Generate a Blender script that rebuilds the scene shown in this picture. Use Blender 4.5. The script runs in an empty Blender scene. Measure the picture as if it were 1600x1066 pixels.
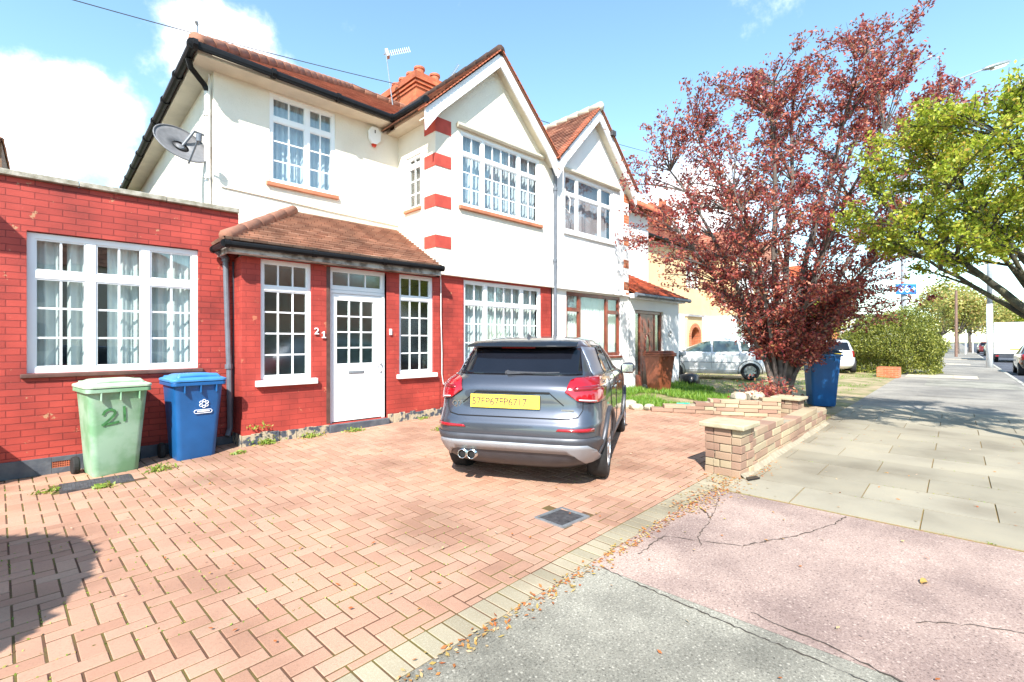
import bpy, bmesh, math, random
from mathutils import Vector, Matrix, noise
from mathutils.bvhtree import BVHTree
import numpy as np
R = math.radians
random.seed(7); rng = np.random.default_rng(7)
sc = bpy.context.scene
col = sc.collection

# ------------------------------------------------------------ camera, sky, sun
EYE = 1.5
cd = bpy.data.cameras.new('camera'); cam = bpy.data.objects.new('camera', cd); col.objects.link(cam)
cd.sensor_width = 36; cd.lens = 748 / 1600 * 36; cd.clip_end = 2000; cd.clip_start = 0.05
cam.location = (0, 0, EYE); cam.rotation_euler = (R(90), 0, R(-44.1))
sc.camera = cam

AZ, EL = R(38), R(43)                      # the light travels along AZ (from +X) and down at EL
world = bpy.data.worlds.new('World'); sc.world = world; world.use_nodes = True
wn, wl = world.node_tree.nodes, world.node_tree.links
wn.clear()
out = wn.new('ShaderNodeOutputWorld'); bg = wn.new('ShaderNodeBackground')
sky = wn.new('ShaderNodeTexSky'); sky.sky_type = 'NISHITA'; sky.sun_disc = False
sky.sun_elevation = EL; sky.sun_rotation = R(90) - (AZ + math.pi); sky.air_density = 1.0; sky.dust_density = 0.2; sky.ozone_density = 1.0
SKY = 0.118
bg.inputs['Strength'].default_value = SKY
def vdir(u, v):
    a = (u - 800) / 748; b = (534 - v) / 748
    return Vector((.718 * a + .696, -.696 * a + .718, b)).normalized()
tc = wn.new('ShaderNodeTexCoord')
nz = wn.new('ShaderNodeTexNoise'); nz.inputs['Scale'].default_value = 4.2; nz.inputs['Detail'].default_value = 8; nz.inputs['Roughness'].default_value = .62
wl.new(tc.outputs['Generated'], nz.inputs['Vector'])
prev = None
# soft cloud banks: direction in the sky, angular radius, weight
for (u, v, r, w) in ((80, 190, .17, .88), (-20, 330, .26, .88), (340, 85, .15, .95), (190, 300, .15, .66), (440, 130, .1, .5), (1090, 340, .2, 1.0), (1180, 470, .3, .8), (740, 30, .1, .35), (1180, 30, .12, .38), (-500, 200, .5, .9), (2300, 200, .5, .8)):
    d = wn.new('ShaderNodeVectorMath'); d.operation = 'DISTANCE'
    nrm = wn.new('ShaderNodeVectorMath'); nrm.operation = 'NORMALIZE'
    wl.new(tc.outputs['Generated'], nrm.inputs[0]); wl.new(nrm.outputs[0], d.inputs[0]); d.inputs[1].default_value = vdir(u, v)
    mr = wn.new('ShaderNodeMapRange'); mr.inputs['From Min'].default_value = 0; mr.inputs['From Max'].default_value = r
    mr.inputs['To Min'].default_value = w; mr.inputs['To Max'].default_value = 0; mr.interpolation_type = 'SMOOTHSTEP'
    wl.new(d.outputs['Value'], mr.inputs['Value'])
    if prev is None: prev = mr.outputs[0]
    else:
        mx = wn.new('ShaderNodeMath'); mx.operation = 'MAXIMUM'; wl.new(prev, mx.inputs[0]); wl.new(mr.outputs[0], mx.inputs[1]); prev = mx.outputs[0]
nm = wn.new('ShaderNodeMath'); nm.operation = 'MULTIPLY_ADD'; wl.new(nz.outputs[0], nm.inputs[0]); nm.inputs[1].default_value = 2.2; nm.inputs[2].default_value = -1.15
ad = wn.new('ShaderNodeMath'); ad.operation = 'ADD'; wl.new(prev, ad.inputs[0]); wl.new(nm.outputs[0], ad.inputs[1])
cr = wn.new('ShaderNodeMapRange'); cr.inputs['From Min'].default_value = .22; cr.inputs['From Max'].default_value = .78; cr.interpolation_type = 'SMOOTHSTEP'
wl.new(ad.outputs[0], cr.inputs['Value'])
tint = wn.new('ShaderNodeMix'); tint.data_type = 'RGBA'; tint.blend_type = 'MULTIPLY'; tint.inputs[0].default_value = 1
wl.new(sky.outputs[0], tint.inputs[6]); tint.inputs[7].default_value = (1.38, 1.60, 1.48, 1)
mixc = wn.new('ShaderNodeMix'); mixc.data_type = 'RGBA'
wl.new(cr.outputs[0], mixc.inputs[0]); wl.new(tint.outputs[2], mixc.inputs[6]); mixc.inputs[7].default_value = (11, 11, 11.1, 1)
wl.new(mixc.outputs[2], bg.inputs['Color']); wl.new(bg.outputs[0], out.inputs['Surface'])

sd = bpy.data.lights.new('sun', 'SUN'); sun = bpy.data.objects.new('sun', sd); col.objects.link(sun)
sd.energy = 5.0; sd.angle = R(.5); sd.color = (1, .95, .87)
L = Vector((math.cos(EL) * math.cos(AZ), math.cos(EL) * math.sin(AZ), -math.sin(EL)))
sun.rotation_euler = L.to_track_quat('-Z', 'Y').to_euler()
sc.view_settings.view_transform = 'Standard'; sc.view_settings.look = 'None'
sc.view_settings.gamma = 1; sc.view_settings.exposure = 1.08
sc.render.engine = 'CYCLES'
sc.cycles.max_bounces = 6; sc.cycles.transparent_max_bounces = 12

# ------------------------------------------------------------ materials
def newmat(name):
    m = bpy.data.materials.new(name); m.use_nodes = True
    return m, m.node_tree.nodes, m.node_tree.links, m.node_tree.nodes['Principled BSDF']
def mat(name, c, rough=.6, var=.12, scale=6, bump=.0, bscale=60, metal=0, coat=0, spec=.5, detail=6, c2=None, lo=.35, hi=.65):
    """principled colour with a noise variation (or a second colour) and an optional fine bump"""
    m, n, l, b = newmat(name)
    b.inputs['Roughness'].default_value = rough; b.inputs['Metallic'].default_value = metal
    b.inputs['Coat Weight'].default_value = coat; b.inputs['Coat Roughness'].default_value = .04
    b.inputs['Specular IOR Level'].default_value = spec
    tc = n.new('ShaderNodeTexCoord')
    t = n.new('ShaderNodeTexNoise'); t.inputs['Scale'].default_value = scale; t.inputs['Detail'].default_value = detail
    l.new(tc.outputs['Object'], t.inputs['Vector'])
    r = n.new('ShaderNodeValToRGB'); l.new(t.outputs[0], r.inputs[0])
    if c2 is None: c2 = tuple(x * (1 - var) for x in c); c1 = tuple(min(1, x * (1 + var)) for x in c)
    else: c1 = c
    r.color_ramp.elements[0].color = (*c2, 1); r.color_ramp.elements[1].color = (*c1, 1)
    r.color_ramp.elements[0].position = lo; r.color_ramp.elements[1].position = hi
    l.new(r.outputs[0], b.inputs['Base Color'])
    if bump:
        t2 = n.new('ShaderNodeTexNoise'); t2.inputs['Scale'].default_value = bscale; t2.inputs['Detail'].default_value = 4
        l.new(tc.outputs['Object'], t2.inputs['Vector'])
        bp = n.new('ShaderNodeBump'); bp.inputs['Strength'].default_value = bump; bp.inputs['Distance'].default_value = .01
        l.new(t2.outputs[0], bp.inputs['Height']); l.new(bp.outputs[0], b.inputs['Normal'])
    return m
def ramp(n, stops):
    r = n.new('ShaderNodeValToRGB'); e = r.color_ramp.elements
    e[0].position = stops[0][0]; e[0].color = (*stops[0][1], 1); e[1].position = stops[-1][0]; e[1].color = (*stops[-1][1], 1)
    for p, c in stops[1:-1]:
        k = e.new(p); k.color = (*c, 1)
    return r
def island_mat(name, stops, rough=.85, spot=.25, sscale=40, bump=.25, c_spot=(.35, .32, .27)):
    """each brick, stone or slab picks its own tone; fine speckle and wear on top"""
    m, n, l, b = newmat(name); b.inputs['Roughness'].default_value = rough
    g = n.new('ShaderNodeNewGeometry'); r = ramp(n, stops); l.new(g.outputs['Random Per Island'], r.inputs[0])
    tc = n.new('ShaderNodeTexCoord')
    t = n.new('ShaderNodeTexNoise'); t.inputs['Scale'].default_value = sscale; t.inputs['Detail'].default_value = 6
    t.inputs['Roughness'].default_value = .7
    l.new(tc.outputs['Object'], t.inputs['Vector'])
    big = n.new('ShaderNodeTexNoise'); big.inputs['Scale'].default_value = 1.1; big.inputs['Detail'].default_value = 4
    l.new(tc.outputs['Object'], big.inputs['Vector'])
    mr = n.new('ShaderNodeMapRange'); mr.inputs['From Min'].default_value = .5; mr.inputs['From Max'].default_value = .72
    mr.inputs['To Max'].default_value = spot; l.new(t.outputs[0], mr.inputs['Value'])
    mx = n.new('ShaderNodeMix'); mx.data_type = 'RGBA'; l.new(mr.outputs[0], mx.inputs[0]); l.new(r.outputs[0], mx.inputs[6]); mx.inputs[7].default_value = (*c_spot, 1)
    m2 = n.new('ShaderNodeMix'); m2.data_type = 'RGBA'; m2.blend_type = 'MULTIPLY'; m2.inputs[0].default_value = 1
    rb = ramp(n, [(.32, (.70, .68, .66)), (.5, (.97, .97, .97)), (.7, (1.14, 1.13, 1.10))]); l.new(big.outputs[0], rb.inputs[0])
    l.new(mx.outputs[2], m2.inputs[6]); l.new(rb.outputs[0], m2.inputs[7]); l.new(m2.outputs[2], b.inputs['Base Color'])
    bp = n.new('ShaderNodeBump'); bp.inputs['Strength'].default_value = bump; bp.inputs['Distance'].default_value = .004
    l.new(t.outputs[0], bp.inputs['Height']); l.new(bp.outputs[0], b.inputs['Normal'])
    return m
def brick_mat(name, c1, c2, cm, bump=.6, rough=.7, w=.225, h=.075, wear=None, mort=.005, rot=0):
    """brick courses on upright walls: (x + y, z) of the wall"""
    m, n, l, b = newmat(name); b.inputs['Roughness'].default_value = rough
    tc = n.new('ShaderNodeTexCoord'); sx = n.new('ShaderNodeSeparateXYZ'); l.new(tc.outputs['Object'], sx.inputs[0])
    a = n.new('ShaderNodeMath'); a.operation = 'ADD'; l.new(sx.outputs[0], a.inputs[0]); l.new(sx.outputs[1], a.inputs[1])
    cx = n.new('ShaderNodeCombineXYZ'); l.new(a.outputs[0], cx.inputs[0]); l.new(sx.outputs[2], cx.inputs[1])
    wob = n.new('ShaderNodeTexNoise'); wob.inputs['Scale'].default_value = 9; l.new(tc.outputs['Object'], wob.inputs['Vector'])
    vs = n.new('ShaderNodeVectorMath'); vs.operation = 'SCALE'; vs.inputs['Scale'].default_value = .006; l.new(wob.outputs[1], vs.inputs[0])
    va = n.new('ShaderNodeVectorMath'); va.operation = 'ADD'; l.new(cx.outputs[0], va.inputs[0]); l.new(vs.outputs[0], va.inputs[1])
    br = n.new('ShaderNodeTexBrick'); l.new(va.outputs[0], br.inputs['Vector'])
    br.inputs['Scale'].default_value = 1; br.inputs['Brick Width'].default_value = w; br.inputs['Row Height'].default_value = h
    br.inputs['Mortar Size'].default_value = mort; br.inputs['Mortar Smooth'].default_value = .4; br.offset = .5; br.squash = 1
    br.inputs['Color1'].default_value = (*c1, 1); br.inputs['Color2'].default_value = (*c2, 1); br.inputs['Mortar'].default_value = (*cm, 1); br.inputs['Bias'].default_value = 0
    t = n.new('ShaderNodeTexNoise'); t.inputs['Scale'].default_value = 2.2; t.inputs['Detail'].default_value = 8; l.new(tc.outputs['Object'], t.inputs['Vector'])
    rb = ramp(n, [(.3, (.66, .68, .7)), (.5, (1, 1, 1)), (.7, (1.22, 1.3, 1.3))]); l.new(t.outputs[0], rb.inputs[0])
    m2 = n.new('ShaderNodeMix'); m2.data_type = 'RGBA'; m2.blend_type = 'MULTIPLY'; m2.inputs[0].default_value = 1
    l.new(br.outputs[0], m2.inputs[6]); l.new(rb.outputs[0], m2.inputs[7]); last = m2.outputs[2]
    if wear:
        t3 = n.new('ShaderNodeTexNoise'); t3.inputs['Scale'].default_value = 7; t3.inputs['Detail'].default_value = 9; t3.inputs['Roughness'].default_value = .7
        l.new(tc.outputs['Object'], t3.inputs['Vector'])
        mr = n.new('ShaderNodeMapRange'); mr.inputs['From Min'].default_value = .625; mr.inputs['From Max'].default_value = .65; l.new(t3.outputs[0], mr.inputs['Value'])
        mx = n.new('ShaderNodeMix'); mx.data_type = 'RGBA'; l.new(mr.outputs[0], mx.inputs[0]); l.new(last, mx.inputs[6]); mx.inputs[7].default_value = (*wear, 1); last = mx.outputs[2]
    l.new(last, b.inputs['Base Color'])
    fn = n.new('ShaderNodeTexNoise'); fn.inputs['Scale'].default_value = 70; l.new(tc.outputs['Object'], fn.inputs['Vector'])
    iv = n.new('ShaderNodeMath'); iv.operation = 'MULTIPLY_ADD'; l.new(br.outputs['Fac'], iv.inputs[0]); iv.inputs[1].default_value = -1; l.new(fn.outputs[0], iv.inputs[2])
    sc_ = n.new('ShaderNodeMath'); sc_.operation = 'MULTIPLY_ADD'; l.new(fn.outputs[0], sc_.inputs[0]); sc_.inputs[1].default_value = .35
    ng = n.new('ShaderNodeMath'); ng.operation = 'MULTIPLY'; l.new(br.outputs['Fac'], ng.inputs[0]); ng.inputs[1].default_value = -1; l.new(ng.outputs[0], sc_.inputs[2])
    bp = n.new('ShaderNodeBump'); bp.inputs['Strength'].default_value = bump; bp.inputs['Distance'].default_value = .008
    l.new(sc_.outputs[0], bp.inputs['Height']); l.new(bp.outputs[0], b.inputs['Normal'])
    return m
def tile_mat(name, stops, joint=(.06, .03, .02)):
    """plain roof tiles: uv counts tiles along and courses up"""
    m, n, l, b = newmat(name); b.inputs['Roughness'].default_value = .85
    uv = n.new('ShaderNodeUVMap'); fl = n.new('ShaderNodeVectorMath'); fl.operation = 'FLOOR'; l.new(uv.outputs[0], fl.inputs[0])
    wh = n.new('ShaderNodeTexWhiteNoise'); wh.noise_dimensions = '2D'; l.new(fl.outputs[0], wh.inputs['Vector'])
    r = ramp(n, stops); l.new(wh.outputs['Value'], r.inputs[0])
    fr = n.new('ShaderNodeVectorMath'); fr.operation = 'FRACTION'; l.new(uv.outputs[0], fr.inputs[0])
    sx = n.new('ShaderNodeSeparateXYZ'); l.new(fr.outputs[0], sx.inputs[0])
    lt = n.new('ShaderNodeMath'); lt.operation = 'LESS_THAN'; l.new(sx.outputs[0], lt.inputs[0]); lt.inputs[1].default_value = .035
    mx = n.new('ShaderNodeMix'); mx.data_type = 'RGBA'; l.new(lt.outputs[0], mx.inputs[0]); l.new(r.outputs[0], mx.inputs[6]); mx.inputs[7].default_value = (*joint, 1)
    tc = n.new('ShaderNodeTexCoord'); t = n.new('ShaderNodeTexNoise'); t.inputs['Scale'].default_value = 3; t.inputs['Detail'].default_value = 8; l.new(tc.outputs['Object'], t.inputs['Vector'])
    rb = ramp(n, [(.3, (.7, .68, .66)), (.7, (1.15, 1.12, 1.08))]); l.new(t.outputs[0], rb.inputs[0])
    m2 = n.new('ShaderNodeMix'); m2.data_type = 'RGBA'; m2.blend_type = 'MULTIPLY'; m2.inputs[0].default_value = 1
    l.new(mx.outputs[2], m2.inputs[6]); l.new(rb.outputs[0], m2.inputs[7]); l.new(m2.outputs[2], b.inputs['Base Color'])
    return m
def leaf_mat(name, stops, trans=.35, rough=.5):
    m, n, l, b = newmat(name); b.inputs['Roughness'].default_value = rough
    g = n.new('ShaderNodeNewGeometry'); r = ramp(n, stops); l.new(g.outputs['Random Per Island'], r.inputs[0]); l.new(r.outputs[0], b.inputs['Base Color'])
    tr = n.new('ShaderNodeBsdfTranslucent'); l.new(r.outputs[0], tr.inputs[0])
    mx = n.new('ShaderNodeMixShader'); mx.inputs[0].default_value = trans
    l.new(b.outputs[0], mx.inputs[1]); l.new(tr.outputs[0], mx.inputs[2]); l.new(mx.outputs[0], n['Material Output'].inputs[0])
    return m
def glass_mat(name, tint=(.93, .96, .96), refl=.10, rough=.01):
    m, n, l, b = newmat(name)
    t = n.new('ShaderNodeBsdfTransparent'); t.inputs[0].default_value = (*tint, 1)
    g = n.new('ShaderNodeBsdfGlossy'); g.inputs['Roughness'].default_value = rough
    f = n.new('ShaderNodeLayerWeight'); f.inputs['Blend'].default_value = .5
    pw_ = n.new('ShaderNodeMath'); pw_.operation = 'POWER'; l.new(f.outputs['Facing'], pw_.inputs[0]); pw_.inputs[1].default_value = 4
    a = n.new('ShaderNodeMath'); a.operation = 'MULTIPLY_ADD'; a.use_clamp = True; l.new(pw_.outputs[0], a.inputs[0]); a.inputs[1].default_value = .7; a.inputs[2].default_value = refl
    tc = n.new('ShaderNodeTexCoord'); t2 = n.new('ShaderNodeTexNoise'); t2.inputs['Scale'].default_value = 1.3; l.new(tc.outputs['Object'], t2.inputs['Vector'])
    bp = n.new('ShaderNodeBump'); bp.inputs['Strength'].default_value = .06; bp.inputs['Distance'].default_value = .05; l.new(t2.outputs[0], bp.inputs['Height']); l.new(bp.outputs[0], g.inputs['Normal'])
    mx = n.new('ShaderNodeMixShader'); l.new(a.outputs[0], mx.inputs[0]); l.new(t.outputs[0], mx.inputs[1]); l.new(g.outputs[0], mx.inputs[2]); l.new(mx.outputs[0], n['Material Output'].inputs[0])
    n.remove(b); return m

M = {}
M['red_brick'] = brick_mat('red_painted_brick', (.40, .050, .035), (.31, .036, .026), (.22, .024, .019), bump=.9, wear=(.42, .22, .12))
M['porch_brick'] = brick_mat('red_painted_brick_porch', (.41, .050, .035), (.34, .040, .028), (.26, .028, .021), bump=.35, wear=(.46, .15, .08))
M['orange_brick'] = brick_mat('orange_stock_brick', (.52, .15, .06), (.44, .11, .04), (.5, .36, .24), bump=.4)
M['chimney_brick'] = brick_mat('chimney_brick', (.50, .13, .05), (.40, .09, .035), (.36, .13, .07), bump=.4, mort=.004)
M['stucco'] = mat('white_roughcast', (.78, .72, .62), .9, .03, 1.3, .8, 70, c2=(.70, .63, .52), lo=.3, hi=.55)
M['stucco2'] = mat('white_smooth_render', (.82, .81, .80), .8, .03, 1.2, .2, 60)
M['stucco_yellow'] = mat('ochre_roughcast', (.72, .50, .28), .9, .06, 1.5, .5, 90)
M['plastic_white'] = mat('white_window_plastic', (.84, .85, .86), .3, .02, 3)
M['soffit'] = mat('painted_soffit_board', (.62, .56, .44), .6, .1, 3, .1)
M['paint_white'] = mat('flaking_white_paint', (.78, .77, .79), .5, .06, 3, c2=(.55, .5, .46), lo=.22, hi=.42)
M['paint_flaky'] = mat('badly_flaking_white_paint', (.80, .79, .82), .5, .06, 9, c2=(.36, .24, .17), lo=.34, hi=.42)
M['quoin'] = mat('red_painted_quoin', (.45, .06, .04), .75, .12, 8, .3, 60)
M['sill_red'] = mat('terracotta_sill', (.45, .17, .09), .7, .15, 6, .2)
M['sill_dark'] = mat('dark_brown_sill', (.10, .045, .035), .6, .25, 8, .2)
M['sill_white'] = mat('white_painted_sill', (.80, .78, .76), .6, .04, 8, .1)
M['black'] = mat('black_gutter_plastic', (.008, .008, .009), .5, .2, 10, spec=.2)
M['grey_pipe'] = mat('grey_plastic_pipe', (.12, .135, .16), .45, .12, 8)
M['white_pipe'] = mat('cream_painted_pipe', (.72, .66, .60), .5, .05, 6)
M['concrete'] = mat('weathered_concrete', (.42, .39, .33), .9, .2, 14, .4, 80, c2=(.22, .20, .15))
M['plinth'] = mat('bitumen_painted_plinth', (.055, .065, .085), .6, .2, 9, .3, 40, c2=(.10, .11, .125))
M['plinth_worn'] = mat('crumbling_rendered_plinth', (.40, .33, .23), .9, .2, 11, .6, 40, c2=(.06, .07, .09), lo=.46, hi=.54)
M['hip_clay'] = mat('weathered_hip_tile', (.34, .15, .095), .85, .2, 6, .3, 40, c2=(.24, .11, .07))
M['terracotta'] = mat('terracotta_pot', (.45, .13, .065), .8, .15, 8, .2)
M['lead'] = mat('grey_lead_flashing', (.3, .3, .31), .5, .2, 5)
M['tiles'] = tile_mat('red_clay_tiles', [(0, (.27, .09, .055)), (.5, (.36, .13, .08)), (1, (.45, .18, .11))])
M['tiles_porch'] = tile_mat('porch_clay_tiles', [(0, (.36, .19, .13)), (.5, (.43, .245, .17)), (1, (.50, .30, .215))])
M['tiles_orange'] = tile_mat('orange_clay_tiles', [(0, (.38, .07, .025)), (.5, (.48, .10, .035)), (1, (.55, .14, .05))])
M['tiles_brown'] = tile_mat('brown_clay_tiles', [(0, (.20, .085, .055)), (.5, (.29, .125, .08)), (1, (.40, .20, .13))])
M['glass'] = glass_mat('window_glass')
M['glass_far'] = glass_mat('dark_window_glass', (.55, .6, .65), .2)
M['glass_pattern'] = glass_mat('obscured_glass', (.80, .88, .86), .16, .10)
M['blind'] = mat('pinkish_roller_blind', (.46, .40, .42), .9, .04, 3)
M['glass_dark'] = mat('dark_reflective_glass', (.02, .025, .03), .05, .2, 2)
M['porch_inside'] = mat('pale_porch_room', (.62, .68, .65), .9, .3, 1.5)
M['fascia_worn'] = mat('worn_grey_fascia', (.50, .47, .43), .7, .1, 7, .2, c2=(.16, .13, .11), lo=.40, hi=.56)
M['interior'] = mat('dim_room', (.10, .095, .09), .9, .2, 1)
M['curtain'] = mat('sheer_white_curtain', (.70, .74, .72), .9, .06, 5)
M['curtain_blue'] = mat('net_curtain', (.62, .67, .72), .9, .06, 5)
M['brown_wood'] = mat('red_brown_timber', (.20, .05, .028), .4, .3, 6, .1, coat=.3)
M['steel'] = mat('galvanised_steel', (.35, .37, .39), .4, .15, 10, metal=.6)
M['dark_metal'] = mat('dark_iron', (.055, .052, .055), .55, .3, 20, .3, 120)
M['dish'] = mat('grey_dish_mesh', (.17, .17, .18), .5, .1, 20, .3, 200)
M['cable'] = mat('cable_sheath', (.05, .05, .07), .6)
M['cable_white'] = mat('white_cable', (.75, .73, .70), .6)
M['grey_paint'] = mat('grey_column_paint', (.30, .33, .36), .5, .12, 6)
M['wood_pole'] = mat('weathered_timber_pole', (.20, .12, .09), .8, .2, 10, .2)
M['alarm_red'] = mat('red_alarm_lens', (.55, .04, .02), .3)
M['yellow_plate'] = mat('yellow_number_plate', (.85, .62, .07), .35, .02, 3)
M['plate_ink'] = mat('number_plate_ink', (.10, .05, .07), .5)
M['white_print'] = mat('white_print', (.85, .86, .9), .5, .02)
M['sign_blue'] = mat('blue_sign_face', (.02, .16, .55), .4, .08, 10)
M['tiles_pink'] = tile_mat('pinkish_weathered_tiles', [(0, (.46, .26, .26)), (1, (.58, .36, .36))], joint=(.3, .15, .15))
M['brown_wall'] = brick_mat('brown_house_brick', (.20, .10, .05), (.16, .08, .045), (.2, .15, .1))
M['sign_green'] = mat('turquoise_plastic', (.02, .45, .33), .5)
M['green_mark'] = mat('dark_green_paint_strokes', (.05, .19, .06), .7, .3, 20)
# ------------------------------------------------------------ mesh helpers
ORG = {}
def org(p): return ORG.get(p.name, Vector((0, 0, 0))) if p else Vector((0, 0, 0))
def tagit(o, label=None, cat=None, group=None, kind=None):
    if label: o['label'] = label
    if cat: o['category'] = cat
    if group: o['group'] = group
    if kind: o['kind'] = kind
    return o
def thing(name, label, cat, loc, group=None, rotz=0, local=False):
    o = bpy.data.objects.new(name, None); col.objects.link(o); o.empty_display_size = .2
    o.location = loc; o.rotation_euler = (0, 0, rotz)
    ORG[o.name] = Vector((0, 0, 0)) if local else Vector(loc)
    return tagit(o, label, cat, group)
class MB:
    def __init__(s): s.v = []; s.f = []; s.m = []; s.uv = None
    def add(s, vs, fs, mi=0):
        k = len(s.v); s.v += [tuple(v) for v in vs]; s.f += [tuple(i + k for i in f) for f in fs]; s.m += [mi] * len(fs); return s
    def box(s, x0, x1, y0, y1, z0, z1, mi=0):
        return s.add([(x0, y0, z0), (x1, y0, z0), (x1, y1, z0), (x0, y1, z0), (x0, y0, z1), (x1, y0, z1), (x1, y1, z1), (x0, y1, z1)],
                     [(3, 2, 1, 0), (4, 5, 6, 7), (0, 1, 5, 4), (1, 2, 6, 5), (2, 3, 7, 6), (3, 0, 4, 7)], mi)
    def obox(s, c, ax, ay, az, mi=0):
        c, ax, ay, az = Vector(c), Vector(ax), Vector(ay), Vector(az)
        p = [c + i * ax + j * ay + k * az for k in (-1, 1) for j in (-1, 1) for i in (-1, 1)]
        return s.add(p, [(2, 3, 1, 0), (4, 5, 7, 6), (0, 1, 5, 4), (1, 3, 7, 5), (3, 2, 6, 7), (2, 0, 4, 6)], mi)
    def quad(s, a, b, c, d, mi=0): return s.add([a, b, c, d], [(0, 1, 2, 3)], mi)
    def poly(s, pts, mi=0): return s.add(pts, [tuple(range(len(pts)))], mi)
    def prism(s, pts, off, mi=0):
        """a closed slab: polygon pts pushed by vector off"""
        n = len(pts); q = [tuple(Vector(p) + Vector(off)) for p in pts]
        return s.add(list(pts) + q, [tuple(range(n - 1, -1, -1)), tuple(range(n, 2 * n))] + [(i, (i + 1) % n, n + (i + 1) % n, n + i) for i in range(n)], mi)
    def tube(s, pts, r, n=8, mi=0, cap=True):
        pts = [Vector(p) for p in pts]; rs = r if isinstance(r, (list, tuple)) else [r] * len(pts)
        rings = []; up = None
        for i, p in enumerate(pts):
            d = (pts[min(i + 1, len(pts) - 1)] - pts[max(i - 1, 0)])
            d = d.normalized() if d.length > 1e-9 else Vector((0, 0, 1))
            if up is None: up = Vector((0, 0, 1)) if abs(d.z) < .9 else Vector((1, 0, 0))
            a = (up - d * up.dot(d)); a = a.normalized() if a.length > 1e-6 else d.orthogonal().normalized(); up = a; b = d.cross(a)
            rings.append([p + rs[i] * (math.cos(2 * math.pi * k / n) * a + math.sin(2 * math.pi * k / n) * b) for k in range(n)])
        vs = [v for rg in rings for v in rg]; fs = []
        for i in range(len(pts) - 1):
            for k in range(n):
                fs.append((i * n + k, i * n + (k + 1) % n, (i + 1) * n + (k + 1) % n, (i + 1) * n + k))
        if cap: fs.append(tuple(range(n - 1, -1, -1))); fs.append(tuple(len(vs) - n + k for k in range(n)))
        return s.add(vs, fs, mi)
    def lathe(s, prof, c=(0, 0, 0), n=20, mi=0, axis='z', cap=True):
        vs = []; c = Vector(c)
        for r, h in prof:
            for k in range(n):
                t = 2 * math.pi * k / n; a, b = r * math.cos(t), r * math.sin(t)
                vs.append(c + (Vector((a, b, h)) if axis == 'z' else Vector((a, h, b)) if axis == 'y' else Vector((h, a, b))))
        fs = [(i * n + k, i * n + (k + 1) % n, (i + 1) * n + (k + 1) % n, (i + 1) * n + k) for i in range(len(prof) - 1) for k in range(n)]
        if cap: fs += [tuple(range(n - 1, -1, -1)), tuple(len(vs) - n + k for k in range(n))]
        return s.add(vs, fs, mi)
    def build(s, name, mats, parent=None, smooth=False, bevel=0, segs=2, base=None):
        me = bpy.data.meshes.new(name); o_ = org(parent) if base is None else Vector(base)
        me.from_pydata([tuple(Vector(v) - o_) for v in s.v], [], s.f)
        if not isinstance(mats, (list, tuple)): mats = [mats]
        for m in mats: me.materials.append(M[m] if isinstance(m, str) else m)
        if len(mats) > 1: me.polygons.foreach_set('material_index', s.m)
        if s.uv is not None:
            u = me.uv_layers.new(name='UVMap'); u.data.foreach_set('uv', [c for p in s.uv for c in p])
        if smooth: me.polygons.foreach_set('use_smooth', [True] * len(me.polygons))
        me.update()
        o = bpy.data.objects.new(name, me); col.objects.link(o)
        if parent: o.parent = parent; ORG[o.name] = o_
        elif base is not None: o.location = base; ORG[o.name] = o_
        if bevel:
            b = o.modifiers.new('bevel', 'BEVEL'); b.width = bevel; b.segments = segs; b.limit_method = 'ANGLE'; b.angle_limit = R(40)
            o.modifiers.new('wn', 'WEIGHTED_NORMAL'); me.polygons.foreach_set('use_smooth', [True] * len(me.polygons))
        return o
def part(name, mats, parent, fn, **k):
    b = MB(); fn(b); return b.build(name, mats, parent, **k)
def text_mb(b, s, size, o, ex, ey, mi=0, thick=.003, space=1.0):
    """lettering: glyph outlines laid on a plane spanned by ex, ey from the corner o"""
    cu = bpy.data.curves.new('t', 'FONT'); cu.body = s; cu.size = size; cu.extrude = thick; cu.space_character = space; cu.resolution_u = 3
    t = bpy.data.objects.new('t', cu); col.objects.link(t)
    dg = bpy.context.evaluated_depsgraph_get(); me = bpy.data.meshes.new_from_object(t.evaluated_get(dg))
    ex, ey = Vector(ex).normalized(), Vector(ey).normalized(); ez = ex.cross(ey); o = Vector(o)
    b.add([o + v.co.x * ex + v.co.y * ey + v.co.z * ez for v in me.vertices], [tuple(p.vertices) for p in me.polygons], mi)
    w = max([v.co.x for v in me.vertices] + [0])
    bpy.data.objects.remove(t); bpy.data.curves.remove(cu); bpy.data.meshes.remove(me); return w
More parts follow.
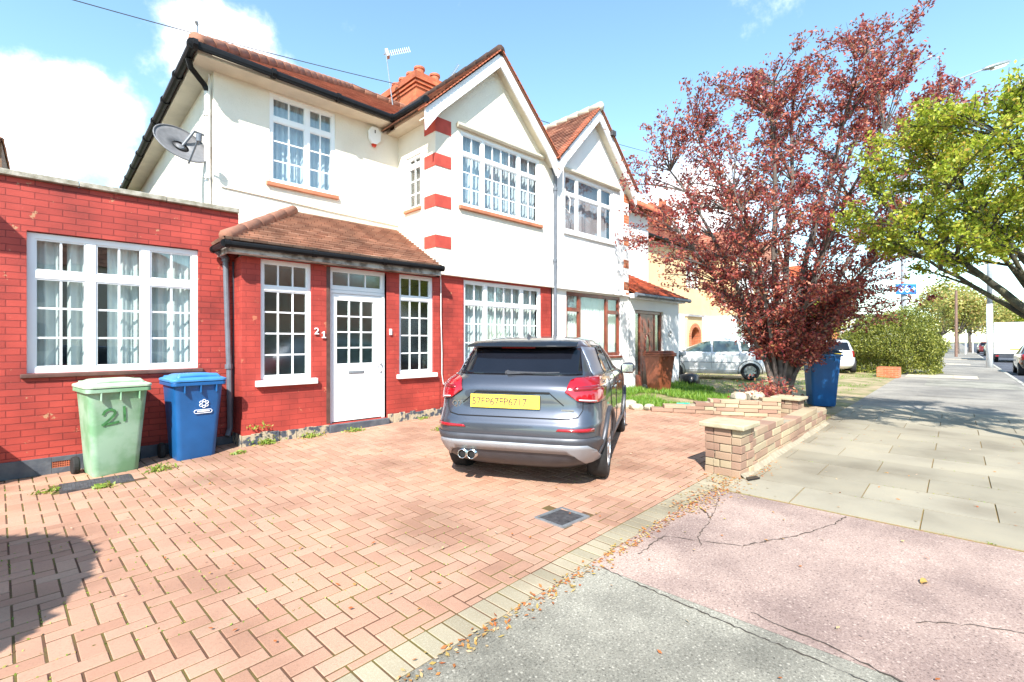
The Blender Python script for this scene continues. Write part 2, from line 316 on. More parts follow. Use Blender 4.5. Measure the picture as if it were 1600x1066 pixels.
def wall(b, Y, x0, x1, z0, z1, holes=(), depth=.13, axis='y', mi=0, sgn=1):
    """front skin of a wall at Y with real openings and their reveals (axis 'x': the wall stands at X=Y, running along y)"""
    P = (lambda a, d, z: (a, Y + sgn * d, z)) if axis == 'y' else (lambda a, d, z: (Y + sgn * d, a, z))
    xs = sorted({x0, x1, *[h[0] for h in holes], *[h[1] for h in holes]}); zs = sorted({z0, z1, *[h[2] for h in holes], *[h[3] for h in holes]})
    xs = [x for x in xs if x0 <= x <= x1]; zs = [z for z in zs if z0 <= z <= z1]
    for i in range(len(xs) - 1):
        for j in range(len(zs) - 1):
            cx, cz = (xs[i] + xs[i + 1]) / 2, (zs[j] + zs[j + 1]) / 2
            if any(h[0] < cx < h[1] and h[2] < cz < h[3] for h in holes): continue
            b.quad(P(xs[i], 0, zs[j]), P(xs[i + 1], 0, zs[j]), P(xs[i + 1], 0, zs[j + 1]), P(xs[i], 0, zs[j + 1]), mi)
    for h in holes:
        a, c, e, g = h[:4]
        b.quad(P(a, 0, e), P(a, depth, e), P(a, depth, g), P(a, 0, g), mi); b.quad(P(c, 0, e), P(c, 0, g), P(c, depth, g), P(c, depth, e), mi)
        b.quad(P(a, 0, g), P(a, depth, g), P(c, depth, g), P(c, 0, g), mi); b.quad(P(a, 0, e), P(c, 0, e), P(c, depth, e), P(a, depth, e), mi)
def window(par, Y, x0, x1, z0, z1, muls=(), trans=(), bars=None, frame='plastic_white', glass='glass', rec=.06, fw=.055, name='window',
           curtain=None, cur_gap=None, sill=None, axis='y', bw=.022, mw=.07, folds=26, cz0=None):
    """one window: frame with mullions, transoms and glazing bars; pane, curtain and sill are its sub-parts.
    muls/trans: positions of thick members; bars: per cell (i, j) -> (n columns, n rows)"""
    P = (lambda a, d, z: (a, Y + d, z)) if axis == 'y' else (lambda a, d, z: (Y + d, a, z))
    def bx(b, a0, a1, d0, d1, e0, e1, mi=0):
        p, q = P(a0, d0, e0), P(a1, d1, e1)
        b.box(min(p[0], q[0]), max(p[0], q[0]), min(p[1], q[1]), max(p[1], q[1]), e0, e1, mi)
    f = MB(); d0, d1 = rec, rec + .06
    bx(f, x0, x0 + fw, d0, d1, z0, z1); bx(f, x1 - fw, x1, d0, d1, z0, z1); bx(f, x0 + fw, x1 - fw, d0, d1, z0, z0 + fw); bx(f, x0 + fw, x1 - fw, d0, d1, z1 - fw, z1)
    X = [x0 + fw] + [c for m in muls for c in (m - mw / 2, m + mw / 2)] + [x1 - fw]
    Z = [z0 + fw] + [c for t in trans for c in (t - mw / 2, t + mw / 2)] + [z1 - fw]
    for m in muls: bx(f, m - mw / 2, m + mw / 2, d0 + .002, d1, z0 + fw, z1 - fw)
    for i in range(0, len(X), 2):
        for t in trans: bx(f, X[i], X[i + 1], d0 + .004, d1, t - mw / 2, t + mw / 2)
    for i in range(0, len(X), 2):
        for j in range(0, len(Z), 2):
            nc, nr = (bars or {}).get((i // 2, j // 2), (1, 1)) if isinstance(bars, dict) else (bars or (1, 1))
            xa, xb, za, zb = X[i], X[i + 1], Z[j], Z[j + 1]
            s = .018                                            # sash lip
            bx(f, xa, xa + s, d0 + .014, d1 - .01, za, zb); bx(f, xb - s, xb, d0 + .014, d1 - .01, za, zb)
            bx(f, xa + s, xb - s, d0 + .014, d1 - .01, za, za + s); bx(f, xa + s, xb - s, d0 + .014, d1 - .01, zb - s, zb)
            for c in range(1, nc):
                x = xa + (xb - xa) * c / nc; bx(f, x - bw / 2, x + bw / 2, d0 + .022, d1 - .02, za + s, zb - s)
            for r_ in range(1, nr):
                z = za + (zb - za) * r_ / nr
                for c in range(nc):
                    xl = xa + (xb - xa) * c / nc + (s if c == 0 else bw / 2); xr = xa + (xb - xa) * (c + 1) / nc - (s if c == nc - 1 else bw / 2)
                    bx(f, xl, xr, d0 + .024, d1 - .02, z - bw / 2, z + bw / 2)
    w = f.build(name, frame, par)
    g = MB(); bx(g, x0 + fw * .8, x1 - fw * .8, d0 + .034, d0 + .038, z0 + fw * .8, z1 - fw * .8); g.build('pane', glass, w)
    if curtain:
        c = MB(); gaps = cur_gap or [(x0, x1)]
        for (ca, cb) in gaps:
            n = max(6, int((cb - ca) / .012)); vs = []; zb_ = z0 if cz0 is None else cz0
            for k in range(n + 1):
                a = ca + (cb - ca) * k / n; ph = a * 2 * math.pi * folds / 2.6 + 1.3 * math.sin(a * 7.3)
                dd = .19 + .028 * math.sin(ph) + .012 * math.sin(ph * 2.3 + 1)
                vs += [P(a, dd + .03 * random.random() * .3, zb_), P(a, dd, z1)]
            c.add(vs, [(2 * k, 2 * k + 2, 2 * k + 3, 2 * k + 1) for k in range(n)])
        c.build('curtain', curtain, w, smooth=True)
    if sill:
        sm, over, drop, proj = sill; s_ = MB(); bx(s_, x0 - over, x1 + over, -proj, rec, z0 - drop, z0 - .003); s_.build('sill', sm, w, bevel=.008)
    return w
def slope(e0, e1, r1, r0, courses, tw=.165, th=.022):
    """a tiled slope between eave e0-e1 and ridge r0-r1: every course a stepped strip; returns an MB with tile uvs"""
    e0, e1, r0, r1 = map(Vector, (e0, e1, r0, r1)); b = MB(); b.uv = []
    nrm = (e1 - e0).cross(r0 - e0).normalized()
    if nrm.z < 0: nrm = -nrm
    ax = (e1 - e0).normalized()
    for i in range(courses):
        t0, t1 = i / courses, (i + 1) / courses
        a, c = e0.lerp(r0, t0), e1.lerp(r1, t0); d, f = e0.lerp(r0, t1), e1.lerp(r1, t1)
        hi, lo = nrm * th, nrm * .002; off = .5 * (i % 2)
        U = lambda p: ((p - e0).dot(ax) / tw + off)
        n = max(1, int((c - a).length / .33))
        for k in range(n):                                       # short pieces so that the course can waver a little
            s0, s1 = k / n, (k + 1) / n
            p0, p1, q0, q1 = a.lerp(c, s0), a.lerp(c, s1), d.lerp(f, s0), d.lerp(f, s1)
            j0 = nrm * (.004 * math.sin(p0.x * 9 + p0.y * 7 + i * 2.1)); j1 = nrm * (.004 * math.sin(p1.x * 9 + p1.y * 7 + i * 2.1))
            k0 = len(b.v); b.v += [tuple(p0 + hi + j0), tuple(p1 + hi + j1), tuple(q1 + lo), tuple(q0 + lo), tuple(p0 - nrm * .004), tuple(p1 - nrm * .004)]
            b.f += [(k0, k0 + 1, k0 + 2, k0 + 3), (k0 + 4, k0 + 5, k0 + 1, k0)]; b.m += [0, 0]
            b.uv += [(U(p0), i + .1), (U(p1), i + .1), (U(q1), i + .9), (U(q0), i + .9), (U(p0), i + .2), (U(p1), i + .2), (U(p1), i + .3), (U(p0), i + .3)]
    k0 = len(b.v); b.v += [tuple(e0 - nrm * .03), tuple(e1 - nrm * .03), tuple(r1 - nrm * .03), tuple(r0 - nrm * .03)]; b.f += [(k0 + 3, k0 + 2, k0 + 1, k0)]; b.m += [0]
    b.uv += [(0.5, .5)] * 4
    return b
def merge(*bs):
    o = MB(); o.uv = [] if any(b.uv is not None for b in bs) else None
    for b in bs:
        k = len(o.v); o.v += b.v; o.f += [tuple(i + k for i in f) for f in b.f]; o.m += b.m
        if o.uv is not None: o.uv += b.uv if b.uv is not None else [(.5, .5)] * sum(len(f) for f in b.f)
    return o
def ridge_tiles(b, p, q, r=.11, n=8, step=.32):
    p, q = Vector(p), Vector(q); k = max(1, int((q - p).length / step))
    for i in range(k):
        a, c = p.lerp(q, i / k), p.lerp(q, (i + 1) / k); b.tube([a, a.lerp(c, .04), c], [r * 1.04, r * 1.06, r * .95], n)
def gutter(b, pts, r=.06, brackets=True, bstep=1.0):
    b.tube(pts, r, 10)
    if brackets:
        for a, c in zip(pts, pts[1:]):
            a, c = Vector(a), Vector(c); k = max(1, int((c - a).length / bstep)); d = (c - a).normalized()
            for i in range(k + 1):
                p = a.lerp(c, (i + .02) / (k + .04)); b.tube([p - d * .03, p + d * .03], r * 1.25, 10)
def pipe(b, pts, r=.035, collars=()):
    b.tube(pts, r, 10)
    for c in collars: b.tube([Vector(c) - Vector((0, 0, .03)), Vector(c) + Vector((0, 0, .03))], r * 1.35, 10)
def quads_mesh(name, P, A, B, mats, parent=None, base=None, fold=.0):
    """many small leaf faces: centres P, half axes A and B (numpy n x 3), each a kite of two triangles' width"""
    n = len(P); base = np.array(org(parent) if base is None else base)
    V = np.empty((n, 4, 3)); V[:, 0] = P - A; V[:, 1] = P - B * 1.0 + A * .1; V[:, 2] = P + A; V[:, 3] = P + B * 1.0 + A * .1
    V = (V - base).reshape(-1, 3)
    me = bpy.data.meshes.new(name); me.vertices.add(4 * n); me.loops.add(4 * n); me.polygons.add(n)
    me.vertices.foreach_set('co', V.astype(np.float32).ravel()); me.loops.foreach_set('vertex_index', np.arange(4 * n, dtype=np.int32))
    me.polygons.foreach_set('loop_start', np.arange(0, 4 * n, 4, dtype=np.int32)); me.polygons.foreach_set('loop_total', np.full(n, 4, dtype=np.int32))
    me.materials.append(M[mats] if isinstance(mats, str) else mats); me.update(calc_edges=True); me.validate()
    o = bpy.data.objects.new(name, me); col.objects.link(o)
    if parent: o.parent = parent
    else: o.location = base
    return o
def leaves(P, size, jit=.5, up=0.0, aspect=.45):
    n = len(P); d = rng.normal(size=(n, 3)); d[:, 2] += up; d /= np.linalg.norm(d, axis=1)[:, None]
    e = rng.normal(size=(n, 3)); e -= (e * d).sum(1)[:, None] * d; e /= np.linalg.norm(e, axis=1)[:, None]
    s = size * (1 - jit / 2 + jit * rng.random(n))[:, None]
    return d * s, e * s * aspect
# ------------------------------------------------------------ the ground
SA = R(3); SX, SY = Vector((math.cos(SA), math.sin(SA), 0)), Vector((-math.sin(SA), math.cos(SA), 0)); S0 = Vector((1, 1.87, 0))
def S(s, t, z=0): return S0 + SX * s + SY * t + Vector((0, 0, z))
def toS(x, y): d = Vector((x, y, 0)) - S0; return d.dot(SX), d.dot(SY)
GK = [(-30, 0), (0, 0), (2.2, .10), (5.2, .17), (9, .17), (14, .14), (20, .10), (40, .05), (500, .0)]
def gz(x, y):
    yb = 1.87 + (x - 1) * .0524; t = max(0, min(1, (y - yb) / (7.1 - yb))) if yb < 7 else 0
    for (a, p), (b, q) in zip(GK, GK[1:]):
        if a <= x <= b: return (p + (q - p) * (x - a) / (b - a)) * t
    return 0
def sheet(name, mats, pts, z=None, step=.5, drop=0.0):
    """a flat or gently sloping patch laid as a grid in the street's own directions; pts = (s0, s1, t0, t1)"""
    s0, s1, t0, t1 = pts; ns = max(1, int((s1 - s0) / step)); nt = max(1, int((t1 - t0) / step)); b = MB(); vs = []
    for i in range(ns + 1):
        for j in range(nt + 1):
            p = S(s0 + (s1 - s0) * i / ns, t0 + (t1 - t0) * j / nt); vs.append((p.x, p.y, (gz(p.x, p.y) if z is None else z) - drop))
    b.add(vs, [(i * (nt + 1) + j, (i + 1) * (nt + 1) + j, (i + 1) * (nt + 1) + j + 1, i * (nt + 1) + j + 1) for i in range(ns) for j in range(nt)])
    return tagit(b.build(name, mats), kind='structure')
def speckle(name, base, dark, light, sc1=220, big=1.2, rough=.9, stain=(.6, .6, .62), bump=.5, sa=.42, sb=.60, spots=.35):
    m, n, l, b = newmat(name); b.inputs['Roughness'].default_value = rough; tc = n.new('ShaderNodeTexCoord')
    t = n.new('ShaderNodeTexNoise'); t.inputs['Scale'].default_value = sc1; t.inputs['Detail'].default_value = 3; t.inputs['Roughness'].default_value = .8; l.new(tc.outputs['Object'], t.inputs['Vector'])
    r = ramp(n, [(.30, dark), (.46, base), (.56, base), (.72, light)]); l.new(t.outputs[0], r.inputs[0])
    t2 = n.new('ShaderNodeTexNoise'); t2.inputs['Scale'].default_value = big; t2.inputs['Detail'].default_value = 7; t2.inputs['Roughness'].default_value = .62; l.new(tc.outputs['Object'], t2.inputs['Vector'])
    r2 = ramp(n, [(sa, stain), (sb, (1.04, 1.04, 1.04))]); l.new(t2.outputs[0], r2.inputs[0])
    m2 = n.new('ShaderNodeMix'); m2.data_type = 'RGBA'; m2.blend_type = 'MULTIPLY'; m2.inputs[0].default_value = 1
    l.new(r.outputs[0], m2.inputs[6]); l.new(r2.outputs[0], m2.inputs[7])
    v = n.new('ShaderNodeTexVoronoi'); v.inputs['Scale'].default_value = 26; l.new(tc.outputs['Object'], v.inputs['Vector'])   # pale stone chips
    lt = n.new('ShaderNodeMath'); lt.operation = 'LESS_THAN'; l.new(v.outputs['Distance'], lt.inputs[0]); lt.inputs[1].default_value = .16
    ml = n.new('ShaderNodeMath'); ml.operation = 'MULTIPLY'; l.new(lt.outputs[0], ml.inputs[0]); ml.inputs[1].default_value = spots
    m3 = n.new('ShaderNodeMix'); m3.data_type = 'RGBA'; l.new(ml.outputs[0], m3.inputs[0]); l.new(m2.outputs[2], m3.inputs[6]); m3.inputs[7].default_value = (*light, 1)
    l.new(m3.outputs[2], b.inputs['Base Color'])
    bp = n.new('ShaderNodeBump'); bp.inputs['Strength'].default_value = bump; bp.inputs['Distance'].default_value = .004; l.new(t.outputs[0], bp.inputs['Height']); l.new(bp.outputs[0], b.inputs['Normal'])
    return m
M['tarmac_pink'] = speckle('pink_worn_asphalt', (.38, .275, .23), (.08, .055, .045), (.66, .53, .45), 80, .8, stain=(.62, .60, .62), sa=.40, sb=.60)
M['tarmac_grey'] = speckle('grey_worn_asphalt', (.275, .258, .21), (.06, .055, .045), (.60, .56, .47), 85, .8, stain=(.55, .55, .55), sa=.38, sb=.56)
M['tarmac_far'] = speckle('grey_patched_asphalt', (.28, .255, .215), (.13, .12, .10), (.45, .42, .36), 120, .5)
M['road'] = speckle('dark_road_asphalt', (.075, .08, .10), (.03, .03, .04), (.16, .16, .18), 120, .5)
M['grassland'] = mat('rough_grass_ground', (.10, .16, .04), .95, .3, .6, c2=(.16, .13, .07))
M['soil'] = mat('garden_soil_and_moss', (.34, .26, .16), .95, .3, 1.6, .6, 50, c2=(.19, .18, .07), lo=.42, hi=.58)
M['bed'] = mat('mossy_jointing_sand', (.10, .048, .026), .95, .3, 3.2, .5, 90, c2=(.11, .085, .02), lo=.44, hi=.56)
M['paver'] = island_mat('red_block_pavers', [(0, (.36, .195, .13)), (.4, (.395, .222, .152)), (.8, (.43, .25, .172)), (1, (.41, .26, .182))], c_spot=(.22, .13, .09), spot=.55, sscale=85)
M['paver_grey'] = island_mat('grey_block_pavers', [(0, (.26, .22, .15)), (.5, (.30, .26, .18)), (1, (.36, .30, .21))], c_spot=(.62, .58, .48), sscale=80)
M['slab'] = island_mat('concrete_paving_slabs', [(0, (.255, .225, .165)), (.5, (.28, .247, .183)), (1, (.31, .275, .207))], c_spot=(.22, .21, .18), sscale=55, spot=.35)
M['slab_pale'] = island_mat('pale_new_paving_slabs', [(0, (.48, .41, .31)), (1, (.56, .48, .37))], c_spot=(.5, .45, .35))
M['kerbstone'] = island_mat('kerb_stone', [(0, (.34, .33, .28)), (1, (.46, .44, .38))])
M['crack'] = mat('dirt_in_crack', (.06, .045, .035), .95)
M['crack_moss'] = mat('moss_in_joint', (.20, .18, .05), .95, .3, 30, c2=(.26, .13, .05))
M['wall_stone'] = island_mat('reconstituted_stone_blocks', [(0, (.27, .155, .115)), (.35, (.34, .22, .15)), (.65, (.37, .29, .19)), (1, (.44, .36, .235))], c_spot=(.30, .24, .17), sscale=50, bump=.6)
M['cap_stone'] = mat('concrete_pier_cap', (.42, .37, .25), .9, .15, 9, .5, 50, c2=(.34, .29, .19), lo=.3, hi=.6)
M['mortar'] = mat('old_mortar', (.30, .26, .19), .95, .2, 14, .5, 60)
M['rubble'] = mat('broken_stone', (.55, .48, .36), .95, .2, 9, .6, 30, c2=(.34, .30, .22))

g = MB(); g.quad((-400, -400, -.2), (900, -400, -.2), (900, 700, -.2), (-400, 700, -.2)); tagit(g.build('ground', 'grassland'), kind='structure')
sheet('road', 'road', (-30, 420, -10.7, -3.56), -.11, 6)
sheet('pavement_opposite', 'tarmac_far', (-30, 420, -14.2, -10.7), 0.0, 6)
sheet('pavement_base', 'tarmac_far', (-30, 420, -3.45, 0), -.006, 3)
sheet('tarmac_apron', 'tarmac_grey', (-12, 1.62, -3.44, -.005), 0.002, 1.5)
sheet('crossover', 'tarmac_pink', (1.62, 3.86, -3.44, -.005), 0.003, 1)
sheet('garden_ground', 'soil', (7.2, 46, 0.0, 9), None, .5, .012)
sheet('forecourt_ground', 'soil', (46, 300, 0.0, 6), -.004, 8)
# kerb
kb = MB(); s = -12.0
while s < 200:
    ln = .9 if s < 60 else 3.6
    p, q = S(s + .006, -3.57), S(s + ln - .006, -3.45); c = (p + q) / 2; kb.obox((c.x, c.y, -.055), SX * (ln / 2 - .006), SY * .06, (0, 0, .06)); s += ln
tagit(kb.build('kerb', 'kerbstone', bevel=.012), kind='structure')
# paving slabs of the footway, in rows across it
sb = MB(); s = 3.88; row = 0
def slab(b, s0, s1, t0, t1, mi=0, z=.012):
    j = [random.uniform(-.003, .003) for _ in range(4)]; e = .005
    P = [S(s0 + e, t0 + e), S(s1 - e, t0 + e), S(s1 - e, t1 - e), S(s0 + e, t1 - e)]
    b.add([(p.x, p.y, z + k) for p, k in zip(P, j)] + [(p.x, p.y, -.03) for p in P], [(0, 1, 2, 3), (4, 5, 1, 0), (5, 6, 2, 1), (6, 7, 3, 2), (7, 4, 0, 3)], mi)
while s < 12.5:
    d = .62; t = -3.44 + (.45 if row % 2 else 0)
    if row % 2: slab(sb, s, s + d, -3.44, -2.99)
    while t < -.02:
        w = .92; t1 = min(t + w, -.005)
        if -.005 - t1 < .2: t1 = -.005
        slab(sb, s, s + d, t, t1); t = t1
    s += d; row += 1
slab_end = s
for s0 in (25.2, 25.8, 26.4, 40.5, 41.1, 52, 52.6):
    for k in range(3): slab(sb, s0, s0 + .6, -2.45 + k * .75, -1.7 + k * .75, 1)
tagit(sb.build('paving_slabs', ['slab', 'slab_pale']), kind='structure')
sheet('slab_joint_bed', 'crack_moss', (3.86, slab_end, -3.445, 0), 0.0035, .6)
for s0 in (16.2, 20.2): sheet('pavement_patch', 'tarmac_grey' if s0 > 18 else 'tarmac_far', (s0, s0 + 3.4, -3.3, -1.0), -.0015, 2)
# cracks in the crossover
cr_ = MB()
def crack(pts, w=.010):
    P = [];
    for (a, b), (c, d) in zip(pts, pts[1:]):
        n = max(2, int(math.hypot(c - a, d - b) / .03)); P += [(a + (c - a) * k / n + random.uniform(-.010, .010), b + (d - b) * k / n + random.uniform(-.010, .010)) for k in range(n)]
    P.append(pts[-1])
    L_, R_ = [], []
    for i, p in enumerate(P):
        q = P[min(i + 1, len(P) - 1)]; o = P[max(i - 1, 0)]; dx, dy = q[0] - o[0], q[1] - o[1]; m = math.hypot(dx, dy) or 1; ww = w * random.uniform(.08, .6)
        L_.append((p[0] - dy / m * ww, p[1] + dx / m * ww, .0072)); R_.append((p[0] + dy / m * ww, p[1] - dx / m * ww, .0072))
    for i in range(len(P) - 1): cr_.quad(L_[i], R_[i], R_[i + 1], L_[i + 1])
crack([(2.98, 1.79), (3.4, 1.83), (3.53, 1.53), (3.64, 1.34), (3.95, 1.2), (4.24, 1.08), (4.58, .98), (4.88, .95)])
crack([(2.78, .98), (2.76, .79), (2.75, .62), (2.72, .48), (2.68, .30), (2.66, .1)], .012)
crack([(3.30, .34), (3.36, .29), (3.49, .12), (3.58, -.04), (3.6, -.4)], .008)
crack([(4.6, 1.9), (3.97, 1.72), (3.57, 1.64), (3.42, 1.55)], .008); crack([(4.2, 1.9), (4.1, 1.8), (4.0, 1.75)], .02)
crack([(2.62, 1.86), (2.59, 1.2), (2.58, .5), (2.6, -.6)], .009)
tagit(cr_.build('pavement_cracks', 'crack'), kind='structure')

# block paving: real blocks in a 90 degree herringbone, a soldier course along the footway
def inpoly(x, y, P):
    r = False
    for (x0, y0), (x1, y1) in zip(P, P[1:] + P[:1]):
        if (y0 > y) != (y1 > y) and x < (x1 - x0) * (y - y0) / (y1 - y0) + x0: r = not r
    return r
DRIVE = [(-4.5, 1.5), (5.55, 2.1), (5.8, 2.26), (10.15, 2.5), (10.25, 3.0), (9.6, 4.0), (8.75, 4.95), (8.35, 6.2), (8.2, 7.16), (1.9, 7.16), (1.9, 7.54), (-4.5, 7.54)]
DR1 = (2.93, 3.29, 2.45, 2.76); DR2 = (.06, .66, 6.42, 6.78)
pv = MB()
def block(s0, s1, t0, t1, mi, cut=True):
    e = .0052; s0 += e; s1 -= e; t0 += e; t1 -= e
    if cut and t0 < .204: t0 = .204
    if t1 - t0 < .02: return
    c = S((s0 + s1) / 2, (t0 + t1) / 2)
    if not inpoly(c.x, c.y, DRIVE): return
    for D in (DR1, DR2):
        if D[0] < c.x < D[1] and D[2] < c.y < D[3]: return
    h = random.uniform(-.0015, .0015) - .001 * max(0, noise.noise(Vector((c.x * .7, c.y * .7, 1)))); tx, ty = random.uniform(-.010, .010), random.uniform(-.010, .010); ch = .003; vs = []
    for k, (i, dz) in enumerate(((ch, 0), (0, -.003), (0, -.03))):
        for (a, b_) in ((s0 + i, t0 + i), (s1 - i, t0 + i), (s1 - i, t1 - i), (s0 + i, t1 - i)):
            p = S(a, b_); vs.append((p.x, p.y, gz(p.x, p.y) + h + dz + (a - (s0 + s1) / 2) * tx + (b_ - (t0 + t1) / 2) * ty))
    pv.add(vs, [(0, 1, 2, 3)] + [(4 * r_ + k, 4 * r_ + 4 + k, 4 * r_ + 4 + (k + 1) % 4, 4 * r_ + (k + 1) % 4) for r_ in (0, 1) for k in range(4)], mi)
U = .104
for x in range(-60, 110):
    for y in range(-2, 62):
        c = (x + y) % 4; s0, t0 = x * U, y * U + .15
        if c == 0: block(s0, s0 + 2 * U, t0, t0 + U, 0)
        elif c == 2: block(s0, s0 + U, t0, t0 + 2 * U, 0)
for k in range(-52, 44): block(k * U, (k + 1) * U, -.0, .2, 1, False)
n = 60; vs = []
for i in range(n + 1):
    for j in range(25):
        p = S(-5.5 + (9.4 + 5.5) * i / n, -.0 + 6.0 * j / 24); vs.append((p.x, p.y, gz(p.x, p.y) - .0045))
pv.add(vs, [(i * 25 + j, (i + 1) * 25 + j, (i + 1) * 25 + j + 1, i * 25 + j + 1) for i in range(n) for j in range(24)], 2)
tagit(pv.build('driveway', ['paver', 'paver_grey', 'bed']), kind='structure')

# ------------------------------------------------------------ number 21
PX = 8.1                                                    # party line
H = thing('semi_detached_house', 'cream rendered house with red brick ground floor, gabled bay and lean-to porch numbered 21', 'house', (1.8, 7.1, 0))
zf = 2.73
# upper walls
def up(b):
    wall(b, 8.35, 1.8, 4.96, 0, 5.62, [(2.59, 3.69, 4.1, 5.56)])
    wall(b, 1.8, 8.35, 16.4, 0, 5.62, axis='x')
    b.quad((1.8, 16.4, 0), (PX, 16.4, 0), (PX, 16.4, 5.62), (1.8, 16.4, 5.62))
    wall(b, 4.96, 7.08, 8.35, zf, 5.62, [(7.56, 8.04, 4.0, 5.0)], axis='x')
    wall(b, 7.08, 4.96, PX, zf, 5.45, [(5.53, 7.70, 4.03, 5.44)])
    b.poly([(4.96, 7.08, 5.45), (PX - .05, 7.08, 5.45), (6.34, 7.08, 7.02), (4.96, 7.08, 5.70)])
    b.box(4.955, PX, 7.03, 7.12, zf - .035, zf)                  # bellmouth lip over the brickwork
    b.poly([(4.95, 7.03, zf), (PX, 7.03, zf), (PX, 7.078, zf + .1), (4.95, 7.078, zf + .1)])
part('upper_wall', 'stucco', H, up)
part('string_line', 'stucco', H, lambda b: b.tube([(1.9, 8.34, 3.86), (2.6, 8.335, 3.84), (3.6, 8.335, 3.80), (4.95, 8.335, 3.77)], .012, 6))
part('wall', 'porch_brick', H, lambda b: wall(b, 7.12, 5.07, PX + .02, 0.0, zf - .035, [(5.63, 7.80, 1.05, 2.66)]))
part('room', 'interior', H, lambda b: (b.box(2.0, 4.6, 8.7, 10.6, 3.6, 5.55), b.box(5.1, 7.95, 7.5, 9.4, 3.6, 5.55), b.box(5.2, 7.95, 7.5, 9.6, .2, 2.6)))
for z, hh in ((3.18, .22), (3.91, .22), (4.64, .22), (5.25, .26)):
    part('quoin', 'quoin', H, lambda b: (b.box(4.948, 5.30, 7.070, 7.12, z, z + hh), b.box(4.948, 4.99, 7.12, 7.42, z, z + hh)))
cu = dict(curtain='curtain_blue')
window(H, 8.35, 2.59, 3.69, 4.1, 5.56, muls=(3.205,), trans=(5.16,), bars={(0, 0): (2, 3), (1, 0): (2, 3), (0, 1): (2, 1), (1, 1): (2, 1)}, rec=.02, curtain='curtain_blue', sill=('sill_red', .05, .07, .05))
window(H, 7.08, 5.53, 7.70, 4.03, 5.44, muls=(6.09, 7.085), trans=(5.03,), bars={(0, 0): (2, 3), (1, 0): (4, 3), (2, 0): (2, 3), (0, 1): (2, 1), (1, 1): (4, 1), (2, 1): (2, 1)}, rec=.015, curtain='curtain_blue', sill=('sill_red', .05, .07, .06))
window(H, 7.12, 5.63, 7.80, 1.05, 2.66, muls=(6.21, 7.225), trans=(2.23,), bars={(0, 0): (2, 3), (1, 0): (4, 3), (2, 0): (2, 3), (0, 1): (2, 1), (1, 1): (4, 1), (2, 1): (2, 1)}, rec=.03, curtain='curtain', sill=('sill_dark', .04, .06, .05))
window(H, 4.96, 7.56, 8.04, 4.0, 5.0, muls=(), trans=(4.82,), bars={(0, 0): (2, 3), (0, 1): (2, 1)}, rec=.02, axis='x', curtain='curtain', sill=('sill_red', .04, .06, .05), fw=.04)
part('window_head', 'soffit', H, lambda b: b.tube([(5.42, 7.04, 5.50), (5.46, 7.04, 5.505), (7.74, 7.04, 5.505), (7.78, 7.04, 5.50)], .045, 10))
# roof, hips and bay roof
RH = merge(slope((1.5, 7.98, 5.70), (PX, 7.98, 5.70), (PX, 12.38, 8.33), (5.9, 12.38, 8.33), 46),
           slope((1.5, 16.8, 5.70), (1.5, 7.98, 5.70), (5.9, 12.38, 8.33), (5.9, 12.40, 8.33), 46),
           slope((PX, 16.8, 5.70), (1.5, 16.8, 5.70), (5.9, 12.38, 8.33), (PX, 12.38, 8.33), 20))
rf = RH.build('roof', 'tiles', H)
b = MB(); ridge_tiles(b, (1.5, 7.98, 5.75), (5.9, 12.38, 8.38)); ridge_tiles(b, (1.5, 16.8, 5.72), (5.9, 12.4, 8.38)); ridge_tiles(b, (5.9, 12.38, 8.38), (PX, 12.38, 8.38)); b.build('ridge_tiles', 'hip_clay', rf, smooth=True)
GR = merge(slope((4.60, 10.8, 5.52), (4.60, 6.82, 5.52), (6.34, 6.82, 7.18), (6.34, 10.8, 7.18), 22), slope((8.06, 6.82, 5.54), (8.06, 10.8, 5.54), (6.34, 10.8, 7.18), (6.34, 6.82, 7.18), 22))
gr = GR.build('bay_roof', 'tiles_brown', H)
b = MB(); ridge_tiles(b, (6.34, 6.84, 7.17), (6.34, 10.6, 7.17), .1); b.build('ridge_tiles', 'tiles_brown', gr, smooth=True)
def verge(b, x0, z0, x1, z1, y=6.82):
    n = 24
    for k in range(n):
        p, q = Vector((x0 + (x1 - x0) * k / n, y, z0 + (z1 - z0) * k / n)), Vector((x0 + (x1 - x0) * (k + .82) / n, y, z0 + (z1 - z0) * (k + .82) / n))
        d = (q - p); up_ = Vector((-d.z, 0, d.x)).normalized() * (1 if x1 > x0 else -1)
        b.obox((p + q) / 2 + up_ * .028 + Vector((0, .1, 0)), d / 2, (0, .11, 0), up_ * .010)
part('verge_tiles', 'terracotta', gr, lambda b: (verge(b, 4.58, 5.44, 6.34, 7.14), verge(b, 8.08, 5.50, 6.34, 7.14)))
def barge(b, x0, z0, x1, z1, y0=6.86, y1=6.895, wd=.20, foot=.33):
    """a raking board, deeper at its foot"""
    d = Vector((x1 - x0, 0, z1 - z0)).normalized(); up_ = Vector((0, 0, 1)); k = .0
    A = Vector((x0, y0, z0)); B = Vector((x1, y0, z1))
    pts = [A, B, B - up_ * wd * 1.35, A + d * .45 - up_ * wd * 1.35, A - up_ * foot * 1.15 + d * .02]
    if x1 < x0: pts = pts[::-1]
    b.prism(pts, (0, y1 - y0, 0))
bw_ = MB(); barge(bw_, 4.60, 5.46, 6.34, 7.12); barge(bw_, 8.04, 5.49, 6.34, 7.12, wd=.19); bw_.build('bargeboard', 'paint_white', gr)
def sof(b):
    for x0, z0, x1, z1 in ((4.62, 5.33, 6.34, 6.97), (8.02, 5.36, 6.34, 6.97)):
        P = [(x0, 6.895, z0), (x1, 6.895, z1), (x1, 7.077, z1), (x0, 7.077, z0)]; b.prism(P, (0, 0, -.02))
part('verge_soffit', 'soffit', gr, sof)
